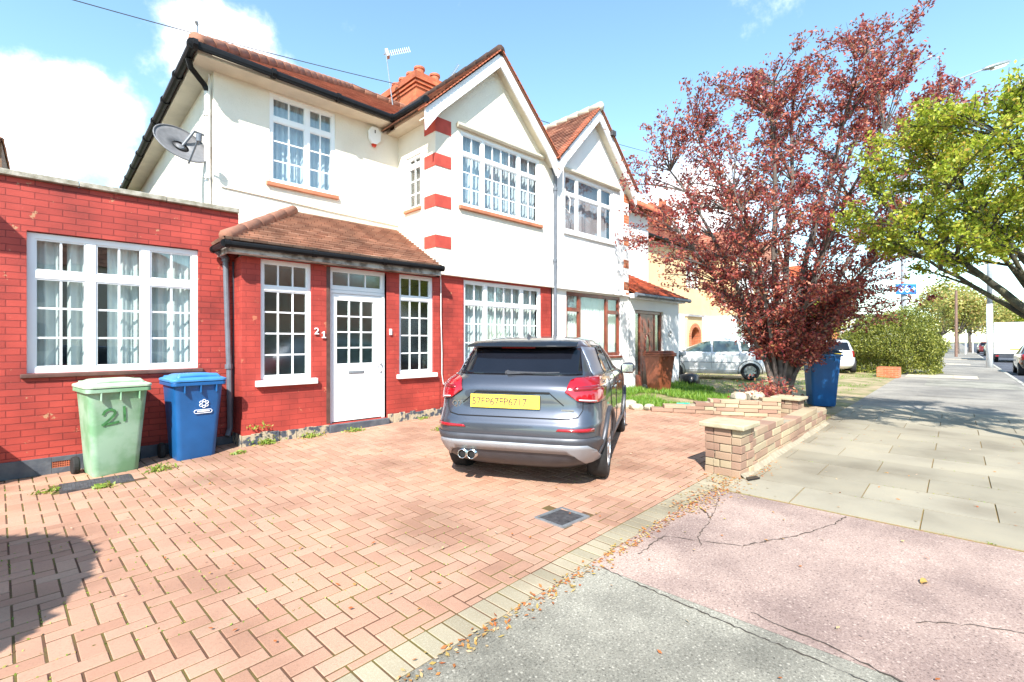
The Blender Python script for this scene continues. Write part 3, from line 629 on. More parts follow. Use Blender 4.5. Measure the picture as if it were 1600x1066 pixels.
def eav(b):
    b.box(1.56, 4.72, 8.03, 8.348, 5.585, 5.61); b.box(1.56, 1.80, 8.35, 16.7, 5.585, 5.61)
    b.box(1.53, 4.72, 8.0, 8.03, 5.585, 5.70); b.box(1.53, 1.56, 8.03, 16.7, 5.586, 5.70)
    b.box(4.72, 4.958, 6.90, 8.35, 5.50, 5.525); b.box(4.69, 4.72, 6.90, 8.03, 5.50, 5.63)
part('eaves_board', 'soffit', H, eav)
part('gutter', 'black', H, lambda b: (gutter(b, [(1.46, 16.7, 5.66), (1.46, 7.93, 5.67), (4.62, 7.93, 5.64)], .062), gutter(b, [(4.62, 7.95, 5.64), (4.62, 6.86, 5.60)], .062)))
def dp1(b): pipe(b, [(1.46, 8.25, 5.60), (1.50, 8.3, 5.50), (1.70, 8.45, 5.38), (1.74, 8.46, 5.30)], .04)
part('gutter_outlet', 'black', H, dp1)
part('downpipe', 'white_pipe', H, lambda b: pipe(b, [(1.735, 8.46, 5.32), (1.735, 8.46, 3.0)], .036, [(1.735, 8.46, 4.95), (1.735, 8.46, 4.0)]))
part('overflow_pipe', 'white_pipe', H, lambda b: pipe(b, [(1.755, 8.42, 5.55), (1.765, 8.40, 3.0)], .012))
part('downpipe', 'grey_pipe', H, lambda b: (pipe(b, [(8.16, 7.02, 5.42), (8.16, 7.02, 5.05), (8.16, 7.03, 4.95), (8.16, 7.03, 1.2), (8.12, 7.06, 1.1), (8.12, 7.06, .2)], .038, [(8.16, 7.03, 4.9), (8.16, 7.03, 3.3), (8.16, 7.03, 1.6)]), b.lathe([(.05, 5.22), (.1, 5.36), (.11, 5.42)], (8.16, 7.02, 0), 10)))
# chimney with oversailing courses and pots
ch = MB(); ch.box(7.70, 8.80, 11.95, 13.75, 7.3, 8.92)
for k, (o, z0, z1) in enumerate(((.035, 8.92, 8.99), (.01, 8.99, 9.02), (.075, 9.02, 9.09), (.05, 9.09, 9.12), (.115, 9.12, 9.32))): ch.box(7.70 - o, 8.80 + o, 11.95 - o, 13.75 + o, z0, z1)
cho = ch.build('chimney', 'chimney_brick', H)
for i in range(2):
    for j in range(4):
        z = 9.32; b = MB(); b.lathe([(.135, z), (.14, z + .26), (.165, z + .27), (.165, z + .33), (.13, z + .33), (.12, z + .1)], (7.97 + .55 * i, 12.2 + .43 * j, 0), 14, cap=False); b.build('chimney_pot', 'terracotta', cho, smooth=False)
part('flashing', 'lead', cho, lambda b: [b.box(7.685, 7.70, 11.95 + .12 * k, 12.06 + .12 * k, 8.0 + .05 * k, 8.16 + .05 * k) for k in range(6)])
# ---------- porch
def pw(b):
    wall(b, 7.1, 1.86, 5.07, 0, 2.64, [(2.09, 2.78, .96, 2.63), (3.06, 4.0, .24, 2.63), (4.24, 4.93, .94, 2.63)])
    wall(b, 1.86, 7.1, 7.5, 0, 2.64, axis='x'); b.quad((5.07, 7.1, 0), (5.07, 7.13, 0), (5.07, 7.13, 2.64), (5.07, 7.1, 2.64))
part('porch_wall', 'porch_brick', H, pw)
part('porch_room', 'porch_inside', H, lambda b: (b.quad((1.9, 8.33, .1), (4.95, 8.33, .1), (4.95, 8.33, 2.7), (1.9, 8.33, 2.7)), b.quad((1.9, 7.3, .2), (4.95, 7.3, .2), (4.95, 8.33, .2), (1.9, 8.33, .2))))
window(H, 7.1, 2.09, 2.78, .96, 2.63, trans=(2.235,), bars={(0, 0): (3, 4), (0, 1): (3, 1)}, rec=.04, fw=.045, glass='glass_pattern', sill=('sill_white', .07, .085, .07), mw=.06)
window(H, 7.1, 4.24, 4.93, .94, 2.63, trans=(2.235,), bars={(0, 0): (3, 4), (0, 1): (3, 1)}, rec=.04, fw=.045, glass='glass_pattern', sill=('sill_white', .05, .075, .07), mw=.06)
window(H, 7.1, 3.06, 4.0, 2.29, 2.63, bars=(3, 1), rec=.06, fw=.05, glass='glass_pattern', name='fanlight')
dm = MB(); D0, D1, Z0, Z1 = 3.06, 4.0, .24, 2.286
dm.box(D0, D0 + .05, 7.155, 7.23, Z0, Z1); dm.box(D1 - .05, D1, 7.155, 7.23, Z0, Z1); dm.box(D0 + .05, D1 - .05, 7.155, 7.23, Z1 - .05, Z1)
door = dm.build('door', 'plastic_white', H, bevel=.004)
dl = MB(); a0, a1 = D0 + .056, D1 - .056; p0, p1, q0, q1 = 3.19, 3.80, 1.15, 2.13
dl.box(a0, p0, 7.165, 7.215, Z0 + .02, Z1 - .056); dl.box(p1, a1, 7.165, 7.215, Z0 + .02, Z1 - .056); dl.box(p0, p1, 7.165, 7.215, Z0 + .02, q0); dl.box(p0, p1, 7.165, 7.215, q1, Z1 - .056)
for k in range(1, 3): x = p0 + (p1 - p0) * k / 3; dl.box(x - .011, x + .011, 7.17, 7.21, q0, q1)
for k in range(1, 4):
    z = q0 + (q1 - q0) * k / 4
    for c in range(3): dl.box(p0 + (p1 - p0) * c / 3 + (.011 if c else 0), p0 + (p1 - p0) * (c + 1) / 3 - (.011 if c < 2 else 0), 7.172, 7.208, z - .011, z + .011)
dl.build('door_leaf', 'plastic_white', door)
part('pane', 'glass_pattern', door, lambda b: b.box(p0, p1, 7.188, 7.192, q0, q1))
part('letterbox', 'steel', door, lambda b: (b.box(3.38, 3.64, 7.158, 7.164, .985, 1.03), b.box(3.40, 3.62, 7.152, 7.158, .992, 1.01)), bevel=.003)
part('handle', 'plastic_white', door, lambda b: (b.box(3.90, 3.935, 7.135, 7.164, 1.0, 1.28), b.box(3.82, 3.925, 7.11, 7.13, 1.13, 1.15)), bevel=.004)
part('reveal_frame', 'sill_dark', H, lambda b: (b.box(4.0, 4.018, 7.102, 7.22, .24, 2.60), b.box(3.0, 3.058, 7.096, 7.22, .26, 2.62)))
part('doorbell', 'plastic_white', H, lambda b: b.box(4.05, 4.09, 7.07, 7.1, 1.60, 1.70), bevel=.004)
for (x0, x1, z, side) in ((1.85, 3.03, .25, 1), (4.02, 5.08, .29, 0)):
    def pl(b):
        n = 10
        for i in range(n):
            xa, xb = x0 + (x1 - x0) * i / n, x0 + (x1 - x0) * (i + 1) / n; j = random.uniform(-.02, .015)
            b.box(xa, xb - .001, 7.075 + random.uniform(-.01, .008), 7.099, 0, z + j)
        if side: b.box(1.84, 1.849, 7.075, 7.5, 0, .24)
    part('porch_plinth', 'plinth_worn', H, pl, bevel=.008)
part('door_step', 'plinth', H, lambda b: b.box(3.03, 4.03, 7.04, 7.16, 0.0, .235), bevel=.01)
part('plinth', 'plinth_worn', H, lambda b: b.box(5.09, 8.08, 7.10, 7.119, 0, .30), bevel=.008)
e0, e1 = (1.60, 6.86, 2.80), (4.93, 6.86, 2.80)
pr = merge(slope(e0, e1, (4.955, 8.33, 3.66), (2.95, 8.33, 3.66), 17, tw=.165, th=.034), slope((1.60, 8.33, 2.80), e0, (2.95, 8.33, 3.66), (2.95, 8.335, 3.66), 17, th=.034)).build('porch_roof', 'tiles_porch', H)
part('hip_tiles', 'hip_clay', pr, lambda b: ridge_tiles(b, (1.62, 6.9, 2.83), (2.95, 8.31, 3.69), .085, 10, .36), smooth=True)
part('flashing', 'stucco', pr, lambda b: (b.tube([(2.95, 8.32, 3.69), (4.96, 8.32, 3.69)], .03, 6), b.tube([(4.945, 8.33, 3.68), (4.945, 7.08, 2.95)], .025, 6)))
part('fascia', 'fascia_worn', H, lambda b: (b.box(1.66, 4.94, 6.90, 6.925, 2.645, 2.775), b.box(1.66, 1.685, 6.925, 8.3, 2.646, 2.775), b.box(1.67, 4.94, 6.926, 7.098, 2.65, 2.665)))
part('gutter', 'black', H, lambda b: gutter(b, [(1.60, 7.40, 2.73), (1.60, 6.85, 2.735), (4.96, 6.85, 2.765)], .042, True, .85))
part('downpipe', 'grey_pipe', H, lambda b: (pipe(b, [(1.745, 7.44, 2.66), (1.765, 7.44, 1.9), (1.79, 7.44, 1.1), (1.80, 7.44, .30), (1.76, 7.40, .2)], .036, [(1.745, 7.44, 2.62), (1.785, 7.44, 1.15)]), b.tube([(1.62, 7.36, 2.72), (1.745, 7.44, 2.64)], [.05, .04], 10)))
part('cable_run', 'cable', H, lambda b: [b.tube([(1.84 + .012 * k, 7.47, 2.6), (1.85 + .008 * k, 7.475, 1.8), (1.84 + .012 * k, 7.47, 1.0), (1.84, 7.47, .3)], .006, 5) for k in range(2)])
part('cable_run', 'cable_white', H, lambda b: b.tube([(4.97, 6.95, 2.72), (5.07, 7.07, 2.6), (5.08, 7.08, 1.9), (5.10, 7.08, 1.3), (5.10, 7.08, .9), (5.14, 7.09, .72), (5.20, 7.1, .70)], .009, 6))
b = MB(); text_mb(b, '2', .14, (2.815, 7.085, 1.60), (1, 0, 0), (0, 0, 1), thick=.012); b.build('house_number', 'plastic_white', H)
b = MB(); b.prism([(2.925, 7.085, 1.545), (2.985, 7.085, 1.545), (2.985, 7.085, 1.56), (2.965, 7.085, 1.56), (2.965, 7.085, 1.645), (2.952, 7.085, 1.645), (2.925, 7.085, 1.625), (2.925, 7.085, 1.613), (2.945, 7.085, 1.62), (2.945, 7.085, 1.56), (2.925, 7.085, 1.56)], (0, -.012, 0)); b.build('house_number', 'plastic_white', H)

# ---------- the flat roofed side extension
X = thing('flat_roofed_extension', 'single storey red painted brick extension with flat roof and wide white window', 'extension', (-5.5, 7.5, 0))
def ew(b):
    wall(b, 7.5, -5.5, 1.92, 0, 3.28, [(-.17, 1.44, 1.14, 2.72)]); b.quad((1.92, 7.5, 0), (1.92, 8.34, 0), (1.92, 8.34, 3.28), (1.92, 7.5, 3.28))
    b.quad((-5.5, 7.5, 0), (-5.5, 12.8, 0), (-5.5, 12.8, 3.28), (-5.5, 7.5, 3.28)); b.quad((-5.5, 12.8, 0), (1.79, 12.8, 0), (1.79, 12.8, 3.28), (-5.5, 12.8, 3.28))
part('wall', 'red_brick', X, ew)
part('flat_roof', 'dark_metal', X, lambda b: b.box(-5.5, 1.79, 7.62, 12.8, 3.2, 3.27))
def cop(b):
    for k in range(9): x = -5.55 + k * .83; b.box(x + .003, x + .827, 7.44, 7.68, 3.285, 3.345)
part('coping', 'concrete', X, cop, bevel=.006)
part('plinth', 'plinth', X, lambda b: (b.box(-5.5, .03, 7.478, 7.499, 0, .19), b.box(.03, .24, 7.478, 7.499, 0, .065), b.box(.03, .24, 7.478, 7.499, .135, .19), b.box(.24, 1.855, 7.478, 7.499, 0, .19)), bevel=.004)
part('air_brick', 'terracotta', X, lambda b: [b.box(.035 + .0, .235, 7.485, 7.499, .067 + .022 * k, .075 + .022 * k) for k in range(4)] + [b.box(.034 + .019 * k, .041 + .019 * k, 7.483, 7.498, .066, .134) for k in range(11)])
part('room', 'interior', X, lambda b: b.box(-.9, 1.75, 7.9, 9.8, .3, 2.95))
window(X, 7.5, -.17, 1.44, 1.14, 2.71, muls=(.365, .885), trans=(2.25,), bars={(0, 0): (2, 3), (1, 0): (2, 3), (2, 0): (2, 3), (0, 1): (2, 1), (1, 1): (2, 1), (2, 1): (2, 1)}, rec=.05, fw=.06, mw=.085,
       curtain='curtain', cur_gap=[(-.16, .09), (.16, .42), (.52, 1.18), (1.14, 1.43)], folds=19, sill=('sill_dark', .05, .05, .045))
# ------------------------------------------------------------ the attached neighbour
N = thing('semi_detached_house', 'white rendered neighbouring half with brown timber ground floor window and brown door', 'house', (PX, 7.1, 0))
mir = lambda x: 2 * PX - x
part('upper_wall', 'stucco2', N, lambda b: (wall(b, 7.081, PX, 11.24, zf, 5.45, [(8.52, 10.52, 4.03, 5.40)]), b.poly([(PX + .02, 7.081, 5.45), (11.24, 7.081, 5.45), (11.24, 7.081, 5.68), (9.66, 7.081, 7.0)]),
     wall(b, 8.35, 11.24, 14.45, 0, 5.62, [(12.0, 13.1, 4.1, 5.46)]), wall(b, 14.45, 8.35, 16.4, 0, 5.62, axis='x'), wall(b, 11.24, 7.081, 8.35, 0, 5.62, axis='x'),
     b.quad((PX, 16.4, 0), (14.45, 16.4, 0), (14.45, 16.4, 5.6), (PX, 16.4, 5.6)), b.box(PX + .005, 11.25, 7.03, 7.12, zf - .035, zf)))
part('wall', 'stucco2', N, lambda b: wall(b, 7.12, PX + .06, 11.24, 0, zf - .035, [(8.66, 10.91, 1.12, 2.66)]))
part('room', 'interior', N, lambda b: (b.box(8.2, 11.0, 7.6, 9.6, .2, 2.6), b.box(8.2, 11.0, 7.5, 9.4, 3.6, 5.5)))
window(N, 7.12, 8.66, 10.91, 1.12, 2.66, muls=(9.20, 10.34), trans=(), frame='brown_wood', rec=.03, curtain='curtain', sill=('brown_wood', .03, .06, .05), fw=.07, mw=.08, name='window')
for xa, xb in ((8.73, 9.16), (10.38, 10.84)): part('transom', 'brown_wood', N, lambda b: b.box(xa, xb, 7.138, 7.21, 2.2, 2.29))
window(N, 7.081, 8.52, 10.52, 4.03, 5.40, muls=(9.04, 9.96), trans=(4.93,), rec=.015, fw=.07, curtain='blind', cz0=4.05, folds=3, sill=('plastic_white', .03, .06, .05))
window(N, 8.35, 12.0, 13.1, 4.1, 5.46, muls=(12.55,), trans=(5.05,), rec=.02, curtain='curtain_blue', sill=('sill_white', .04, .06, .05))
for z in (2.86, 3.45, 4.05, 4.65, 5.2): part('quoin', 'orange_brick', N, lambda b: b.box(11.0, 11.245, 7.076, 7.10, z, z + .22))
part('window_head', 'soffit', N, lambda b: b.tube([(8.42, 7.045, 5.46), (10.75, 7.045, 5.46)], .045, 10))
rn = merge(slope((PX, 7.98, 5.70), (14.7, 7.98, 5.70), (10.3, 12.38, 8.33), (PX, 12.38, 8.33), 40), slope((14.7, 7.98, 5.7), (14.7, 16.8, 5.7), (10.3, 12.39, 8.33), (10.3, 12.38, 8.33), 40), slope((14.7, 16.8, 5.7), (PX, 16.8, 5.7), (PX, 12.38, 8.33), (10.3, 12.38, 8.33), 16)).build('roof', 'tiles', N)
b = MB(); ridge_tiles(b, (14.7, 7.98, 5.75), (10.3, 12.38, 8.38)); ridge_tiles(b, (PX, 12.38, 8.38), (10.3, 12.38, 8.38)); b.build('ridge_tiles', 'terracotta', rn, smooth=True)
g2 = merge(slope((8.02, 10.8, 5.52), (8.02, 6.82, 5.52), (9.62, 6.82, 7.18), (9.62, 10.8, 7.18), 22), slope((11.32, 6.82, 5.52), (11.32, 10.8, 5.52), (9.62, 10.8, 7.18), (9.62, 6.82, 7.18), 22)).build('bay_roof', 'tiles_brown', N)
b = MB(); ridge_tiles(b, (9.62, 6.8, 7.19), (9.62, 10.6, 7.19), .1); b.build('ridge_tiles', 'soffit', g2, smooth=True)
part('verge_tiles', 'terracotta', g2, lambda b: (verge(b, 8.02, 5.48, 9.62, 7.14), verge(b, 11.34, 5.46, 9.62, 7.14)))
b = MB(); barge(b, 8.06, 5.46, 9.62, 7.12); barge(b, 11.30, 5.44, 9.62, 7.12, wd=.19); b.build('bargeboard', 'paint_flaky', g2)
part('verge_soffit', 'soffit', g2, lambda b: [b.prism([(x0, 6.895, z0), (x1, 6.895, z1), (x1, 7.077, z1), (x0, 7.077, z0)], (0, 0, -.02)) for x0, z0, x1, z1 in ((8.1, 5.33, 9.62, 6.95), (11.26, 5.31, 9.62, 6.95))])
part('loose_wire', 'cable_white', N, lambda b: b.tube([(8.22, 6.84, 5.50), (8.28, 6.9, 5.0), (8.42, 7.02, 4.6), (8.62, 7.0, 4.45), (8.66, 7.0, 4.75), (8.50, 7.04, 5.0)], .01, 5))
part('flood_light', 'dark_metal', N, lambda b: b.box(10.05, 10.2, 6.78, 6.86, 6.62, 6.74))
# its porch
part('porch_wall', 'stucco2', N, lambda b: (wall(b, 7.1, 11.30, 14.12, 0, 2.66, [(11.60, 13.16, .14, 2.36)], depth=.2), b.quad((14.12, 7.1, 0), (14.12, 8.35, 0), (14.12, 8.35, 2.66), (14.12, 7.1, 2.66))))
part('porch_roof', 'tiles_orange', N, lambda b: None) if False else merge(slope((11.26, 6.88, 2.80), (14.3, 6.88, 2.80), (13.1, 8.33, 3.62), (11.26, 8.33, 3.62), 15), slope((14.3, 6.88, 2.8), (14.3, 8.4, 2.8), (13.1, 8.34, 3.62), (13.1, 8.33, 3.62), 15)).build('porch_roof', 'tiles_orange', N)
part('gutter', 'grey_pipe', N, lambda b: gutter(b, [(11.26, 6.86, 2.74), (14.36, 6.86, 2.74)], .05))
part('fascia', 'paint_white', N, lambda b: b.box(11.28, 14.2, 6.92, 7.098, 2.66, 2.78))
def ndoor(b):
    y0, y1 = 7.16, 7.24
    b.box(11.60, 11.68, y0, y1, .14, 2.36); b.box(13.08, 13.16, y0, y1, .14, 2.36); b.box(11.68, 13.08, y0, y1, 2.27, 2.36); b.box(11.96, 12.02, y0, y1, .14, 2.27); b.box(12.74, 12.80, y0, y1, .14, 2.27)
    for x in (11.68, 12.80): b.box(x, x + .28, y0 + .01, y1, .14, .55)
    b.box(12.02, 12.74, y0 + .02, y1 - .01, .16, 2.27)
    for (x, z, h) in ((12.10, .35, .5), (12.44, .35, .5), (12.10, 1.75, .35), (12.44, 1.75, .35)): b.box(x, x + .22, y0 + .008, y0 + .0195, z, z + h)
dn = part('door', 'brown_wood', N, ndoor, bevel=.006)
part('oval_light', 'glass_pattern', dn, lambda b: b.add([(12.38 + .1 * math.cos(t * math.pi / 12), 7.172, 1.3 + .36 * math.sin(t * math.pi / 12)) for t in range(24)], [tuple(range(24))]))
def ring(b, cx, cy, cz, rx, rz, r, n=20, mi=0):
    b.tube([(cx + rx * math.cos(2 * math.pi * k / n), cy, cz + rz * math.sin(2 * math.pi * k / n)) for k in range(n + 1)], r, 6, mi)
part('oval_moulding', 'brown_wood', dn, lambda b: ring(b, 12.38, 7.17, 1.3, .12, .40, .02))
part('pane', 'glass_pattern', dn, lambda b: (b.box(11.68, 11.96, 7.2, 7.204, .55, 2.27), b.box(12.80, 13.08, 7.2, 7.204, .55, 2.27)))
part('porch_room', 'interior', N, lambda b: b.box(11.5, 13.4, 7.5, 8.2, .1, 2.4))
part('door_number', 'steel', N, lambda b: (ring(b, 13.55, 7.09, 1.72, .09, .09, .012, 14), ring(b, 13.55, 7.09, 1.72, .05, .05, .01, 10)))
part('quoin', 'orange_brick', N, lambda b: b.box(11.1, 11.25, 7.0765, 7.10, 2.74, 2.80))

# ------------------------------------------------------------ further houses of the street: walls, roof, bay, porch arch, windows, chimney
def far_house(x0, yf, label, wallm, lowm, tiles, flip=False, arch=True, w=6.3, P_=(.25, 1.75), B_=(3.1, 6.2), U_=(.7, 2.0), cx_=6.3):
    h = thing('semi_detached_house', label, 'house', (x0, yf, 0), 'houses further along the street'); Y = yf; Yb = yf - 1.1
    F = (lambda a: x0 + w - a) if flip else (lambda a: x0 + a)
    iv = lambda a, b_: (min(F(a), F(b_)), max(F(a), F(b_)))
    a0, a1 = iv(0, w); p0, p1 = iv(*P_); b0, b1 = iv(*B_); u0, u1 = iv(*U_)
    part('upper_wall', wallm, h, lambda b: (wall(b, Y, a0, a1, 2.7, 5.6, [(u0, u1, 3.9, 5.3)]), wall(b, a0, Y, Y + 8, 0, 5.6, axis='x'), wall(b, a1, Y, Y + 8, 0, 5.6, axis='x'), b.quad((a0, Y + 8, 0), (a1, Y + 8, 0), (a1, Y + 8, 5.6), (a0, Y + 8, 5.6)),
        wall(b, Yb, b0, b1, 2.7, 5.5, [(b0 + .5, b1 - .5, 3.9, 5.3)]), wall(b, b0, Yb, Y, 2.7, 5.5, axis='x'), wall(b, b1, Yb, Y, 2.7, 5.5, axis='x'), b.poly([(b0, Yb, 5.5), (b1, Yb, 5.5), ((b0 + b1) / 2, Yb, 6.95)])))
    part('wall', lowm, h, lambda b: (wall(b, Y, a0, a1, 0, 2.7, [(p0 + .28, p1 - .28, .1, 2.1)], depth=.5), wall(b, Yb + .03, b0, b1, 0, 2.7, [(b0 + .4, b1 - .4, 1.1, 2.5)]), wall(b, b0, Yb + .03, Y, 0, 2.7, axis='x'), wall(b, b1, Yb + .03, Y, 0, 2.7, axis='x')))
    part('room', 'interior', h, lambda b: (b.box(b0 + .2, b1 - .2, Yb + .6, Y + 1, 3.2, 5.4), b.box(b0 + .2, b1 - .2, Yb + .6, Y + 1, .4, 2.6), b.box(u0 - .2, u1 + .2, Y + .5, Y + 2, 3.5, 5.4)))
    window(h, Yb, b0 + .5, b1 - .5, 3.9, 5.3, muls=(b0 + 1.2, b1 - 1.2), trans=(4.9,), rec=.02, curtain='curtain', folds=12)
    window(h, Yb + .03, b0 + .4, b1 - .4, 1.1, 2.5, muls=(b0 + 1.2, b1 - 1.2), trans=(2.1,), rec=.02, curtain='curtain', folds=12)
    window(h, Y, u0, u1, 3.9, 5.3, muls=((u0 + u1) / 2,), trans=(4.9,), rec=.02, curtain='curtain', folds=12)
    r_ = slope((a0 - .25, Y - .3, 5.7), (a1 + .25, Y - .3, 5.7), (a1 + .25 - (4 if not flip else 0), Y + 4, 8.3), (a0 - .25 + (4 if flip else 0), Y + 4, 8.3), 24, tw=.3)
    ea = (a1 + .25 if not flip else a0 - .25)
    r2 = slope((ea, Y - .3, 5.7), (ea, Y + 8.3, 5.7), (ea - (4 if not flip else -4), Y + 4.01, 8.3), (ea - (4 if not flip else -4), Y + 4, 8.3), 24, tw=.3)
    r3 = slope((a0 - .25, Y + 8.3, 5.7), (a1 + .25, Y + 8.3, 5.7), (a1 + .25 - (4 if not flip else 0), Y + 4, 8.3), (a0 - .25 + (4 if flip else 0), Y + 4, 8.3), 8, tw=.5)
    cm = (b0 + b1) / 2
    r4 = slope((b0 - .25, Y + 2.4, 5.5), (b0 - .25, Yb - .25, 5.5), (cm, Yb - .25, 7.1), (cm, Y + 2.4, 7.1), 12, tw=.4); r5 = slope((b1 + .25, Yb - .25, 5.5), (b1 + .25, Y + 2.4, 5.5), (cm, Y + 2.4, 7.1), (cm, Yb - .25, 7.1), 12, tw=.4)
    merge(r_, r2, r3, r4, r5).build('roof', tiles, h)
    b = MB()
    for x_, s_ in ((b0 - .2, 1), (b1 + .2, -1)): b.prism([(x_, Yb - .22, 5.25), (cm, Yb - .22, 6.8), (cm, Yb - .22, 7.05), (x_, Yb - .22, 5.5)][::s_], (0, .04, 0))
    b.build('bargeboard', 'paint_white', h)
    part('gutter', 'black', h, lambda b: b.tube([(a0 - .2, Y - .33, 5.66), (a1 + .2, Y - .33, 5.66)], .06, 8))
    if arch:                                                     # a projecting brick porch with a round arch
        ya = Y - .12; cx = (p0 + p1) / 2; r0 = .42; zc = 1.72
        def af(b):
            b.box(p0, cx - r0 - .16, ya, Y - .002, 0, 2.6); b.box(cx + r0 + .16, p1, ya, Y - .002, 0, 2.6); b.box(p0 - .05, p1 + .05, ya - .1, Y - .002, 2.6, 2.7, 1)
            n = 14
            for k in range(n):
                t0, t1 = math.pi * k / n, math.pi * (k + 1) / n; R0 = r0 + .16
                b.quad((cx - R0 * math.cos(t0), ya + .001, zc + R0 * math.sin(t0)), (cx - R0 * math.cos(t1), ya + .001, zc + R0 * math.sin(t1)), (cx - R0 * math.cos(t1), ya + .001, 2.6), (cx - R0 * math.cos(t0), ya + .001, 2.6), 0)
        part('porch_arch_wall', [lowm if lowm != 'stucco2' else 'stucco_yellow', 'lead'], h, af)
        def ar(b):
            n = 16; path = [(cx - r0 - .08, ya - .02, .0)] + [(cx - (r0 + .08) * math.cos(math.pi * k / n), ya - .02, zc + (r0 + .08) * math.sin(math.pi * k / n)) for k in range(n + 1)] + [(cx + r0 + .08, ya - .02, .0)]
            for p, q in zip(path, path[1:]):
                p, q = Vector(p), Vector(q); d = (q - p) / 2; u_ = Vector((-d.z, 0, d.x)).normalized(); b.obox((p + q) / 2 + Vector((0, .28, 0)), d * .98, (0, .30, 0), u_ * .085)
        part('arch_bricks', 'orange_brick', h, ar)
    dd = part('door', 'brown_wood', h, lambda b: b.box(p0 + .26, p1 - .26, Y + .40, Y + .46, .1, 2.15))
    part('door_pane', 'glass_pattern', dd, lambda b: b.box((p0 + p1) / 2 - .15, (p0 + p1) / 2 + .15, Y + .38, Y + .384, 1.2, 1.9))
    cc = F(cx_); cb = None if flip else part('chimney', 'chimney_brick', h, lambda b: (b.box(cc - .45, cc + .45, Y + 3.4, Y + 4.7, 7.0, 8.9), b.box(cc - .52, cc + .52, Y + 3.3, Y + 4.8, 8.9, 9.15)))
    for j in range(0 if flip else 4): part('chimney_pot', 'terracotta', cb, lambda b: b.lathe([(.12, 9.15), (.12, 9.5), (.09, 9.5)], (cc - .2 + .4 * (j % 2), Y + 3.65 + .35 * (j // 2) * 2, 0), 10))
    return h
far_house(16.8, 10.0, 'ochre rendered house with an orange brick arched doorway behind the silver car', 'stucco_yellow', 'stucco2', 'tiles', w=9.6, P_=(3.65, 5.15), B_=(6.4, 9.4), U_=(3.8, 5.0), cx_=8.4)
far_house(27.2, 10.0, 'white house right of the arched doorway house, seen through the purple tree', 'stucco2', 'stucco2', 'tiles_brown', flip=True)
far_house(35.3, 11.5, 'pale rendered house beyond the pale parked car', 'stucco2', 'orange_brick', 'tiles_orange')
far_house(41.6, 11.5, 'cream house whose roof rises over the left of the round hedge', 'stucco', 'orange_brick', 'tiles_orange', flip=True)
far_house(52.0, 12.5, 'distant orange roofed house beyond the round hedge', 'stucco2', 'orange_brick', 'tiles_orange')
far_house(62.3, 13.0, 'farthest white house of the left row', 'stucco2', 'stucco2', 'tiles_orange', flip=True)
# plain houses on the opposite side of the road, behind the camera, that the windows reflect
for k, (x, w_) in enumerate(((-14, 9), (-3.5, 10), (8, 10), (20, 9))):
    o = thing('opposite_house', ['brown', 'cream', 'brick', 'pale'][k] + ' house on the opposite side of the road, behind the camera', 'house', (x, -19, -.1)); part('wall', ['orange_brick', 'stucco', 'orange_brick', 'stucco2'][k], o, lambda b: b.box(x, x + w_, -27, -19, -.1, 5.4))
    merge(slope((x - .3, -27.3, 5.4), (x - .3, -18.7, 5.4), (x + 3, -22.5, 8), (x + 3, -23.5, 8), 8, tw=1), slope((x + w_ + .3, -18.7, 5.4), (x - .3, -18.7, 5.4), (x + 3, -22.5, 8), (x + w_ - 3, -22.5, 8), 8, tw=1), slope((x - .3, -27.3, 5.4), (x + w_ + .3, -27.3, 5.4), (x + w_ - 3, -22.5, 8), (x + 3, -22.5, 8), 8, tw=1), slope((x + w_ + .3, -27.3, 5.4), (x + w_ + .3, -18.7, 5.4), (x + w_ - 3, -22.5, 8), (x + w_ - 3, -23.5, 8), 8, tw=1)).build('roof', 'tiles_brown', o)
    for wx in (1.2, w_ - 3.4):
        for wz in (.9, 3.6): part('window', 'glass_dark', o, lambda b: b.box(x + wx, x + wx + 2.2, -19.0 + .002, -18.96, wz, wz + 1.4))
# the house on the far left, a dark sliver over the extension
lh = thing('brown_brick_house', 'brown brick house showing as a dark sliver above the left end of the flat roof', 'house', (-8, 13, 0))
part('wall', 'orange_brick' if False else 'brown_wall' if 'brown_wall' in M else 'tiles_wall' if 'tiles_wall' in M else 'brown_wood', lh, lambda b: b.box(-8, -.62, 13, 20, 0, 5.2))
merge(slope((-8.2, 12.8, 5.2), (-.60, 12.8, 5.2), (-2.2, 16.4, 7.6), (-6, 16.4, 7.6), 20), slope((-.60, 12.8, 5.2), (-.60, 20.2, 5.2), (-2.2, 16.41, 7.6), (-2.2, 16.4, 7.6), 20)).build('roof', 'tiles_brown', lh)
part('shadow_canopy', 'paint_white', lh, lambda b: b.box(-1, -.9, 13, 13.1, 2, 2.1)) if False else None
# houses across the street, far away
for k, (x, y, lb) in enumerate(((150, 2, 'long pinkish roofed building in the far distance right of the white pole'),)):
    o = thing('distant_house', lb, 'house', (x, y - 22, -.2)); part('wall', 'stucco2', o, lambda b: b.box(x, x + 10, y - 26, y - 2, -.2, 3.4)); merge(slope((x - .5, y - 26.5, 3.4), (x - .5, y - 1.5, 3.4), (x + 5, y - 4, 7.2), (x + 5, y - 24, 7.2), 6, tw=1)).build('roof', 'tiles_pink' if 'tiles_pink' in M else 'terracotta', o)

